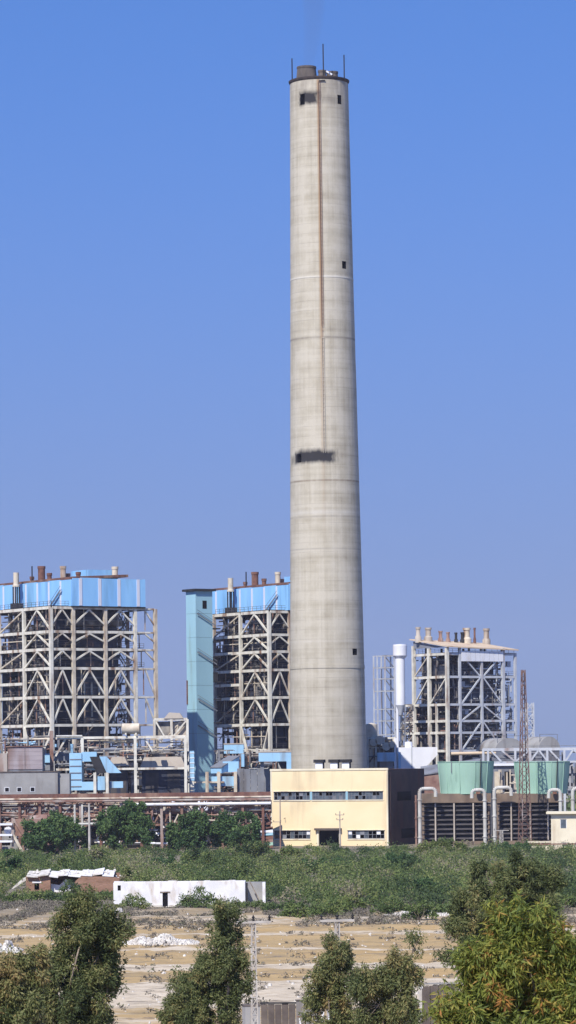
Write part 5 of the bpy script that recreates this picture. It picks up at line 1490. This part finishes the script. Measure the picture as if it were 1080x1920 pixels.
L_euc = leafmat('eucalyptus_leaf', [(0, (.055, .080, .032)), (.4, (.125, .155, .060)), (.75, (.235, .235, .095)), (1, (.34, .25, .11))])
L_far = leafmat('thicket_leaf', [(0, (.050, .080, .032)), (.3, (.095, .145, .045)), (.6, (.155, .205, .058)), (.85, (.25, .265, .095)), (1, (.28, .25, .17))])
L_dark = leafmat('dark_leaf', [(0, (.034, .075, .034)), (.5, (.072, .14, .048)), (1, (.13, .20, .065))])
L_bright = leafmat('bright_leaf', [(0, (.05, .08, .025)), (.4, (.13, .175, .04)), (.75, (.25, .275, .055)), (.88, (.36, .32, .08)), (1, (.36, .17, .05))], .35)
L_dry = leafmat('dry_scrub', [(0, (.10, .09, .075)), (.5, (.19, .17, .14)), (.8, (.26, .23, .17)), (1, (.12, .13, .07))], .1)

def limb(mb, p, q, r0, r1, bend=.12, seg=4):
    p, q = Vector(p), Vector(q); ln = (q - p).length
    off = Vector((random.uniform(-1, 1), random.uniform(-1, 1), random.uniform(-.3, .6))) * ln * bend
    prev = p
    for i in range(1, seg + 1):
        t = i / seg; c = p.lerp(q, t) + off * math.sin(math.pi * t)
        mb.tube(prev, c, r0 + (r1 - r0) * (i - 1) / seg, r0 + (r1 - r0) * t, 6, cap=(i == seg)); prev = c

def tree(name, label, D, blobs, trunk_x, leaf, mat, nclump, per, crad, droop, tintc=.5, thick=.14, group=None, depthf=.9, gap=1.0, loose=None, spray=.62):
    """blobs: (x, y, rx, ry) of the crown's lobes in photo pixels at the tree's own distance"""
    k = D / F
    base = at(trunk_x, 1900, D); base.z = gz(D)
    t = thing(name, label, 'tree', base, 0, group)
    bl = []
    for x, y, rx, ry in blobs:
        c = at(x, y, D) - base; bl.append((np.array(c), rx * k, ry * k))
    wts = np.array([b[1] * b[2] for b in bl]); wts /= wts.sum()
    per_spray = 11
    ns = max(8, nclump // per_spray)
    sidx = rng.choice(len(bl), ns, p=wts)
    d = rdir(ns); rr = rng.uniform(.35, 1.12, ns)
    SC = np.empty((ns, 3))
    for i in range(ns):
        c, rx, rz = bl[sidx[i]]
        yj = ((sidx[i] * 37) % 10 / 10 - .5) * rx * .9
        SC[i] = c + d[i] * np.array([rx, rx * depthf, rz]) * rr[i] + np.array([0, yj, 0])
    srad = spray * rng.uniform(.55, 1.35, ns)
    q = np.repeat(np.arange(ns), per_spray)
    C = SC[q] + rdir(ns * per_spray) * rng.uniform(.2, 1, (ns * per_spray, 1)) * np.stack([srad[q], srad[q], srad[q] * (.9 + .5 * droop)], 1)
    C[:, 2] -= droop * .25 * srad[q] * rng.uniform(0, 1.5, ns * per_spray)
    idx = sidx[q]
    keep = C[:, 2] > .4
    C, idx = C[keep], idx[keep]
    stint = rng.normal(0, .13, ns)[q][keep]
    n = len(C)
    Rad = np.stack([crad * rng.uniform(.6, 1.3, n), crad * rng.uniform(.6, 1.3, n), crad * rng.uniform(.7, 1.5, n) * (1 + .4 * droop)], 1)
    P, Dv, Nv, ci = clump_leaves(C, Rad, per, droop)
    ct = rng.normal(tintc, .12, n) + stint
    tint = np.clip(ct[ci] + rng.normal(0, .13, len(P)), 0, 1)
    Ln = leaf[0] * rng.uniform(.6, 1.3, len(P)); Wd = leaf[1] * rng.uniform(.7, 1.3, len(P))
    leaf_mesh('crown', P, Dv, Nv, Ln, Wd, tint, mat, t)
    mb = MB()
    zmin = min(b[0][2] for b in bl); top = max(bl, key=lambda b: b[0][2])[0]
    lean = np.mean([b[0][:2] for b in bl], 0)
    fork = Vector((lean[0] * .4, lean[1] * .4, max(1.0, zmin * .6)))
    limb(mb, (0, 0, -.4), fork, thick * 1.5, thick * 1.1, .04)
    limb(mb, fork, Vector(top), thick, thick * .2, .06, 6)
    for c, rx, rz in bl: limb(mb, fork + Vector((0, 0, random.uniform(0, .8))), Vector(c), thick * .6, thick * .15)
    for i in rng.choice(n, min(n, 60), replace=False):
        b = bl[idx[i] if i < len(idx) else 0]
        limb(mb, Vector(bl[int(np.argmin([np.linalg.norm(q[0] - C[i]) for q in bl]))][0]), Vector(C[i]), thick * .22, thick * .08, .15, 2)
    mb.build('trunk', M_bark, t, True)
    if loose:                                       # the leaves that show singly on the near tree: one object each, one shared blade
        lm = bpy.data.meshes.new('leaf')
        L_, W_ = leaf
        lm.from_pydata([(0, 0, 0), (L_ * .3, W_ * .5, .012), (L_ * .7, W_ * .4, 0), (L_ * 1.1, 0, -.05), (L_ * .7, -W_ * .4, 0), (L_ * .3, -W_ * .5, .012), (L_ * .5, 0, -.015)], [],
                       [(0, 6, 1), (1, 6, 2), (2, 6, 3), (3, 6, 4), (4, 6, 5), (5, 6, 0)])
        lm.attributes.new('tint', 'FLOAT', 'POINT').data.foreach_set('value', [.8] * 7)
        lm.materials.append(mat)
        front = C[np.argsort(C[:, 1])][: max(60, n // 2)]
        for i in range(loose):
            c = front[rng.integers(len(front))] + rng.normal(0, crad * .6, 3) + np.array([0, -crad * .8, 0])
            o = bpy.data.objects.new('leaf', lm); COL.objects.link(o); o.parent = t
            o.location = c; o.rotation_euler = (rng.uniform(-.8, .8), rng.uniform(.2, 1.4), rng.uniform(0, 6.28))
    return t

# trees of the foreground
tree('eucalyptus_tree', 'large drooping eucalyptus at the lower left in front of the field', 170,
     [(175, 1725, 42, 40), (135, 1765, 42, 40), (192, 1775, 32, 42), (105, 1815, 45, 38), (165, 1830, 45, 42), (125, 1880, 62, 50), (170, 1910, 45, 45), (140, 1960, 70, 50), (60, 1930, 40, 40), (80, 1850, 40, 40), (205, 1745, 26, 34), (200, 1815, 30, 36), (150, 1700, 34, 24)],
     140, (.21, .062), L_euc, 1750, 58, .24, .5, .42, .16)
tree('eucalyptus_tree', 'smaller olive eucalyptus cut by the left edge of the photo', 150,
     [(28, 1835, 34, 42), (62, 1815, 28, 34), (5, 1880, 40, 45), (50, 1880, 36, 40), (-30, 1850, 40, 60), (20, 1950, 60, 50)],
     18, (.21, .058), L_euc, 950, 56, .22, .8, .62, .12)
tree('eucalyptus_tree', 'slender eucalyptus left of the lattice power pole in the centre', 190,
     [(425, 1715, 26, 32), (428, 1760, 34, 36), (405, 1800, 36, 34), (440, 1815, 24, 50), (375, 1845, 46, 38), (425, 1870, 40, 45), (345, 1895, 50, 38), (400, 1920, 60, 45), (360, 1960, 60, 45)],
     405, (.22, .062), L_euc, 1150, 58, .24, .5, .45, .14)
tree('eucalyptus_tree', 'small eucalyptus in the middle that hides a lattice pole', 185,
     [(633, 1782, 20, 28), (628, 1808, 28, 28), (618, 1835, 32, 34), (645, 1860, 36, 40), (615, 1890, 34, 40), (640, 1930, 50, 50)],
     632, (.20, .06), L_euc, 600, 56, .22, .6, .55, .11)
tree('eucalyptus_tree', 'wispy eucalyptus with separate shoots right of the middle tree', 182,
     [(685, 1845, 24, 26), (722, 1838, 24, 30), (752, 1812, 18, 38), (774, 1786, 15, 32), (778, 1826, 17, 38), (710, 1885, 42, 44), (755, 1880, 28, 42), (720, 1950, 60, 45)],
     722, (.20, .06), L_euc, 660, 54, .22, .7, .56, .11)
tree('eucalyptus_tree', 'tall dark green tree behind the bright leafy tree at the right', 215,
     [(960, 1625, 40, 30), (925, 1660, 46, 40), (985, 1660, 46, 42), (895, 1710, 48, 44), (950, 1720, 56, 50), (1015, 1710, 40, 48), (868, 1765, 40, 44), (872, 1700, 30, 34), (1035, 1650, 26, 28), (930, 1790, 56, 56), (1000, 1790, 60, 60), (950, 1880, 90, 60)],
     950, (.24, .075), L_euc, 2300, 54, .28, .5, .34, .2)
tree('eucalyptus_tree', 'olive tree leaning into the photo from the right edge', 160,
     [(1075, 1790, 34, 44), (1062, 1850, 38, 45), (1100, 1830, 40, 50), (1075, 1920, 60, 50)],
     1085, (.21, .06), L_euc, 330, 56, .24, .5, .5, .13)
tree('leafy_tree', 'bright yellow green tree with long leaves nearest at the lower right', 78,
     [(985, 1705, 36, 30), (960, 1745, 44, 36), (1015, 1750, 44, 38), (935, 1795, 50, 40), (1000, 1810, 60, 44), (1045, 1820, 36, 44), (900, 1850, 48, 36), (965, 1870, 70, 44), (1040, 1880, 52, 46), (868, 1885, 36, 34), (890, 1800, 34, 30), (1052, 1765, 34, 36), (1070, 1860, 40, 40), (910, 1930, 70, 45), (1010, 1950, 80, 50), (1070, 1930, 45, 50)],
     985, (.20, .038), L_bright, 1700, 38, .12, .6, .62, .09, loose=300, spray=.44)

# dark trees before the pipe rack
for lab, D, bl, tx, nc in (
        ('leftmost dark round tree before the pipe rack', 800, [(75, 1562, 30, 24), (110, 1548, 34, 26), (140, 1562, 26, 24), (100, 1575, 50, 18)], 102, 260),
        ('largest dark tree before the pipe rack right of the pale pole', 795, [(205, 1548, 30, 28), (240, 1534, 36, 28), (268, 1552, 26, 26), (232, 1566, 52, 20)], 232, 300),
        ('dark rounded tree before the pipe rack left of the pair by the yellow building', 800, [(335, 1560, 26, 24), (362, 1550, 28, 24), (380, 1564, 20, 20), (352, 1574, 40, 16)], 352, 200),
        ('dark tree before the pipe rack nearest the yellow building', 805, [(420, 1552, 26, 26), (448, 1544, 28, 26), (470, 1560, 20, 22), (442, 1568, 42, 18)], 442, 220)):
    tree('round_tree', lab, D, bl, tx, (.6, .42), L_dark, nc * 3, 26, .55, .1, .6, .3, spray=1.3)

# taller bushes that stand out of the thicket
for lab, x, yt, D, hw, leaf_m, tc in (
        ('olive bushy tree in the thicket at the left edge above the ruin', 12, 1590, 640, 34, L_dark, .6),
        ('round green bush in the thicket right above the brick ruin roof', 132, 1606, 640, 34, L_far, .45),
        ('grey green bush in the thicket under the pale pole', 178, 1592, 690, 36, L_far, .75),
        ('light olive bush in the thicket behind the left end of the white hut', 250, 1628, 600, 36, L_far, .8),
        ('dark bush in the thicket behind the white hut door', 312, 1606, 640, 40, L_dark, .4),
        ('broad green bush in the thicket below the third dark tree', 372, 1592, 700, 40, L_far, .4),
        ('tall green bush in the thicket left of the yellow building corner', 468, 1572, 740, 38, L_far, .35),
        ('mid green bush in the thicket behind the right end of the white hut', 455, 1614, 610, 38, L_far, .5),
        ('wide olive bush in the thicket below the left windows of the yellow building', 548, 1590, 700, 40, L_far, .65),
        ('dark green bush in the thicket below the yellow building door', 612, 1602, 650, 44, L_dark, .6),
        ('yellow green bush in the middle of the thicket below the right windows', 690, 1622, 590, 46, L_far, .85),
        ('tall deep green bush in the thicket below the brown side wall', 752, 1596, 650, 44, L_dark, .5),
        ('grey olive bush in the thicket below the left cooling cell', 806, 1580, 740, 34, L_far, .7),
        ('feathery tree rising before the first cooling tower louvres', 842, 1568, 770, 30, L_far, .55),
        ('deep green bush low in the thicket left of the tall dark tree', 790, 1648, 545, 46, L_dark, .45),
        ('round tree before the right cooling cell under the lattice mast', 962, 1578, 770, 34, L_dark, .55),
        ('grey green bush in the thicket before the cream house', 1046, 1612, 690, 40, L_far, .6),
        ('broad bush in the thicket at the right edge', 1070, 1646, 600, 48, L_far, .45)):
    yb = HY + H * F / D + (540 - x) * SR
    hh = max(10, (yb - yt) / 2)
    tree('bushy_tree', lab, D, [(x, yt + hh * .7, hw * .6, hh * .7), (x - hw * .5, yt + hh * 1.1, hw * .6, hh * .7), (x + hw * .5, yt + hh * 1.15, hw * .6, hh * .7), (x, yt + hh * 1.5, hw * .9, hh * .5)],
         x, (.42, .24), leaf_m, 240, 22, .42, .15, tc, .12, spray=.85)

# shrubs
def shrub_leaves(P0, hgt, rad, per, size, tc, lobes=7):
    """each shrub is a heap of leafy lobes of different height and tone"""
    n = len(P0); k = np.repeat(np.arange(n), lobes)
    th = rng.uniform(0, 6.283, n * lobes); rr = rng.uniform(0, 1, n * lobes) ** .6
    lr = rng.uniform(.26, .5, n * lobes) * np.minimum(hgt, rad)[k]
    top = hgt[k] * (1 - .55 * rr ** 1.6) * rng.uniform(.75, 1.12, n * lobes)
    LC = P0[k] + np.stack([np.cos(th) * rr * rad[k], np.sin(th) * rr * rad[k], np.maximum(top - lr, lr * .3)], 1)
    lt = tc[k] + rng.normal(0, .10, n * lobes)
    q = np.repeat(np.arange(n * lobes), max(3, per // lobes)); m = len(q)
    d = rdir(m); d[:, 2] = np.where(rng.uniform(0, 1, m) < .6, np.abs(d[:, 2]), d[:, 2])
    P = LC[q] + d * (lr[q] * rng.uniform(.45, 1.15, m))[:, None] * np.array([1.15, 1.15, 1.0])
    P[:, 2] = np.maximum(P[:, 2], .03)
    Dv = np.cross(d, rdir(m)) + d * .35 + rdir(m) * .35
    Nv = d + np.array([-.1, -.2, .3]) + rdir(m) * .5
    Ln = size * rng.uniform(.6, 1.5, m); Wd = Ln * rng.uniform(.35, .6, m)
    tint = np.clip(lt[q] + rng.normal(0, .11, m), 0, 1)
    return P, Dv, Nv, Ln, Wd, tint

def thicket():
    pts, hs, rs, ts = [], [], [], []
    for _ in range(6000):
        D = random.uniform(485, 822); x = random.uniform(-60, 1140)
        edge = 545 + 12 * math.sin(x * .05) if x < 520 else 492 + 14 * math.sin(x * .03) + 8 * math.sin(x * .11)
        if 840 < x: edge = 500
        if D < edge: continue
        if 20 < x < 240 and 560 < D < 598: continue
        if 195 < x < 510 and D < 545: continue
        if random.random() > .16 + (.08 if D < 620 else 0): continue
        h = random.choice((random.uniform(1.2, 2.2), random.uniform(1.8, 3.4), random.uniform(3.2, 5.8 if D < 700 else 4.4)))
        if D > 730: h = random.choice((random.uniform(.7, 1.6), random.uniform(.9, 2.0), random.uniform(1.8, 3.6)))
        if D > 795: h = random.choice((random.uniform(.5, 1.2), random.uniform(.5, 1.2), random.uniform(1.0, 2.2)))
        if 20 < x < 240 and D < 575: h = random.uniform(.9, 1.7)
        pts.append(((x - 540) / F * D + (HY - 1600) * SR * D / F, D, 0)); hs.append(h); rs.append(h ** .8 * random.uniform(.9, 1.6))
        ts.append(.42 + .20 * math.sin(x * .021 + D * .013) + .16 * math.sin(x * .06 - D * .05) + random.gauss(0, .24))
    a = shrub_leaves(np.array(pts), np.array(hs), np.array(rs), 420, .34, np.array(ts), 9)
    o = leaf_mesh('thicket', *a, L_far)
    tag(o, 'dense grey green thicket of thorny shrubs between the field and the plant', 'thicket', kind='stuff')
thicket()

def shrub(label, x, D, hgt, rad, n=900, size=.3, tc=.4, group=None, mat=None):
    p = at(x, 1420, D); p.z = 0; p.x = ((x - 540) * CR + (HY - 1690) * SR) * D / F
    t = thing('shrub', label, 'shrub', p, 0, group)
    a = shrub_leaves(np.array([[0, 0, .1], [rad * .5, .2, 0], [-rad * .5, -.2, 0]]), np.array([hgt, hgt * .75, hgt * .7]), np.array([rad * .75, rad * .6, rad * .6]), n // 3, size, np.array([tc, tc + .08, tc - .05]))
    leaf_mesh('foliage', *a, mat or L_far, t)
    mb = MB()
    for i in range(6):
        th = i * 1.05; limb(mb, (0, 0, -.1), (math.cos(th) * rad * .6, math.sin(th) * rad * .6, hgt * .6), .06, .02, .1, 3)
    mb.build('stem', M_bark, t)
shrub('round brown green shrub before the left half of the white hut', 252, 508, 2.5, 2.0, 1400, .3, .5)
shrub('tallest dark shrub before the middle of the white hut', 366, 507, 3.4, 2.9, 2200, .32, .3)
shrub('ragged shrub before the right end of the white hut', 425, 500, 2.3, 2.4, 1300, .3, .45)
shrub('dark shrub standing before the middle of the brick ruin', 132, 550, 2.8, 2.0, 1300, .34, .2)
shrub('low shrub at the right foot of the white hut wall', 470, 505, 1.6, 2.0, 900, .3, .4)
shrub('pale dry shrub at the left foot of the white hut', 222, 500, 1.0, 1.2, 600, .25, .8)
rd = random.Random(12)
for i in range(16):
    x = 525 + i * 36 + rd.uniform(-10, 10)
    D = 490 + 14 * math.sin(x * .03) + 8 * math.sin(x * .11) - 4
    shrub(ORD[i] + ' bushy shrub from the white hut rightwards along the front edge of the thicket', x, D, rd.uniform(1.6, 2.9), rd.uniform(1.8, 2.8), 1300, .34, .4 + rd.uniform(-.15, .15), 'shrubs along the front edge of the thicket')
for i in range(9):
    x = 0 + i * 24
    shrub(ORD[i] + ' low dull shrub from the left edge in the row before the brick ruin', x + rd.uniform(-6, 6), 540 + rd.uniform(-8, 8), rd.uniform(1.0, 1.9), rd.uniform(1.3, 2.0), 800, .32, .4 + rd.uniform(-.12, .12), 'low shrubs before the ruin')

def scrub():
    pts = []; hs = []
    for _ in range(14000):
        D = random.uniform(285, 545) if random.random() < .25 else random.triangular(440, 545, 520)
        x = random.uniform(-60, 1140)
        if D > 440 and math.sin(x * .017 + D * .06) + math.sin(x * .05 - D * .13) < -.55: continue
        if D <= 440 and math.sin(x * .02 + D * .3) + math.sin(x * .07) < .75: continue
        pts.append(((x - 540) / F * D - 270 * SR * D / F, D, 0)); hs.append(random.choice((random.uniform(.12, .4), random.uniform(.2, .8))))
    hs = np.array(hs)
    a = shrub_leaves(np.array(pts), hs, hs * 1.7, 27, .24, rng.normal(.45, .25, len(hs)), 3)
    tag(leaf_mesh('dry_scrub', *a, L_dry), 'low grey dry scrub scattered over the sandy field', 'scrub', kind='stuff')
scrub()

def far_trees():
    n = 420
    D = rng.uniform(1150, 2600, n); x = rng.uniform(-.16, .16, n) * D
    h = rng.uniform(4, 9, n)
    a = shrub_leaves(np.stack([x, D, np.zeros(n)], 1), h, h * .9, 63, 2.2, rng.normal(.3, .15, n))
    tag(leaf_mesh('far_wood', *a, L_far), 'hazy belt of trees beyond the plant', 'wood', kind='stuff')
far_trees()

# ------------------------------------------------------------------ walls and posts at the bottom edge
def bottom_walls():
    t = placed('yard_wall', 'brown concrete yard wall with dark coping right of the lattice pole base', 'wall', 484, 268, R(-4), 0)
    X = lambda x: fx(t, x); zt = H + (HY - 1883) * 268 / F
    n = 5; w = X(549)
    for i in range(n): slab('wall_panel', w * i / n + .02, w * (i + 1) / n - .02, 0, .22, 0, zt + random.uniform(-.04, .04), M_conc, t)
    slab('coping', -.05, w + .05, -.06, .28, zt + .05, zt + .16, M_soot, t)
    t = placed('yard_wall', 'pale grey rendered wall end left of the brown yard wall', 'wall', 455, 262, R(10), 0)
    w = fx(t, 483); mb = MB(); mb.box(0, w, 0, 1.5, 0, H + (HY - 1886) * 262 / F); mb.build('wall', M_gwall, t); slab('coping', -.05, w + .05, -.05, 1.55, H + (HY - 1886) * 262 / F + .003, H + (HY - 1884) * 262 / F, M_conc, t)
    t = placed('yard_wall', 'light grey yard wall behind the twin posts in the middle', 'wall', 550, 272, R(2), 0)
    w = fx(t, 592); zt = H + (HY - 1877) * 272 / F
    for i in range(3): slab('wall_panel', w * i / 3 + .02, w * (i + 1) / 3 - .02, 0, .22, 0, zt - .05 * i, M_gwall, t)
    slab('coping', -.05, w + .05, -.05, .27, zt + .01, zt + .1, M_conc, t)
    t = placed('yard_wall', 'brown yard wall beside the pale post at the lower right', 'wall', 786, 262, R(12), 0)
    w = fx(t, 850); zt = H + (HY - 1853) * 262 / F
    for i in range(4): slab('wall_panel', w * i / 4 + .02, w * (i + 1) / 4 - .02, 0, .25, 0, zt + .05 * i, M_conc, t)
    slab('coping', -.05, w + .05, -.05, .3, zt + .17, zt + .27, M_gwall, t)
    t = placed('gate_post', 'pale square post at the left end of the brown yard wall', 'post', 781, 259, 0, 0)
    zt = H + (HY - 1856) * 259 / F; slab('shaft', 0, .22, 0, .22, 0, zt, M_pole, t); slab('cap', -.05, .27, -.05, .27, zt + .002, zt + .12, M_silo, t)
    t = placed('twin_post', 'pair of white channel posts with cross rail at the bottom middle', 'post', 598, 258, 0, 0)
    zt = H + (HY - 1884) * 258 / F
    for x in (598, 608): slab('channel', fx(t, x), fx(t, x + 4.5), 0, .15, 0, zt, M_silo, t)
    slab('cap', 0 - .02, fx(t, 612.5) + .02, -.02, .17, zt + .002, zt + .12, M_silo, t)
    z = H + (HY - 1907) * 258 / F; bar('rail', (fx(t, 552), .3, z), (fx(t, 650), .3, z), .1, M_rust, t)
    bar('stay', (fx(t, 565), .35, 0), (fx(t, 556), .35, z), .08, M_silo, t); bar('stay', (fx(t, 630), .35, 0), (fx(t, 640), .35, z), .08, M_silo, t)
bottom_walls()

# ------------------------------------------------------------------ air
def haze():
    mb = MB(); mb.box(-3100, 3100, -200, 6100, -1.0, 236)
    m = bpy.data.materials.new('haze'); m.use_nodes = True
    n = m.node_tree; n.nodes.remove(n.nodes['Principled BSDF'])
    v = n.nodes.new('ShaderNodeVolumePrincipled')
    v.inputs['Color'].default_value = (.80, .82, 1.0, 1)
    v.inputs['Density'].default_value = .00005
    v.inputs['Anisotropy'].default_value = .0
    n.links.new(v.outputs[0], n.nodes['Material Output'].inputs['Volume'])
    tag(mb.build('haze', m), 'thin pale haze in the air over the plain', 'haze', kind='stuff')
haze()
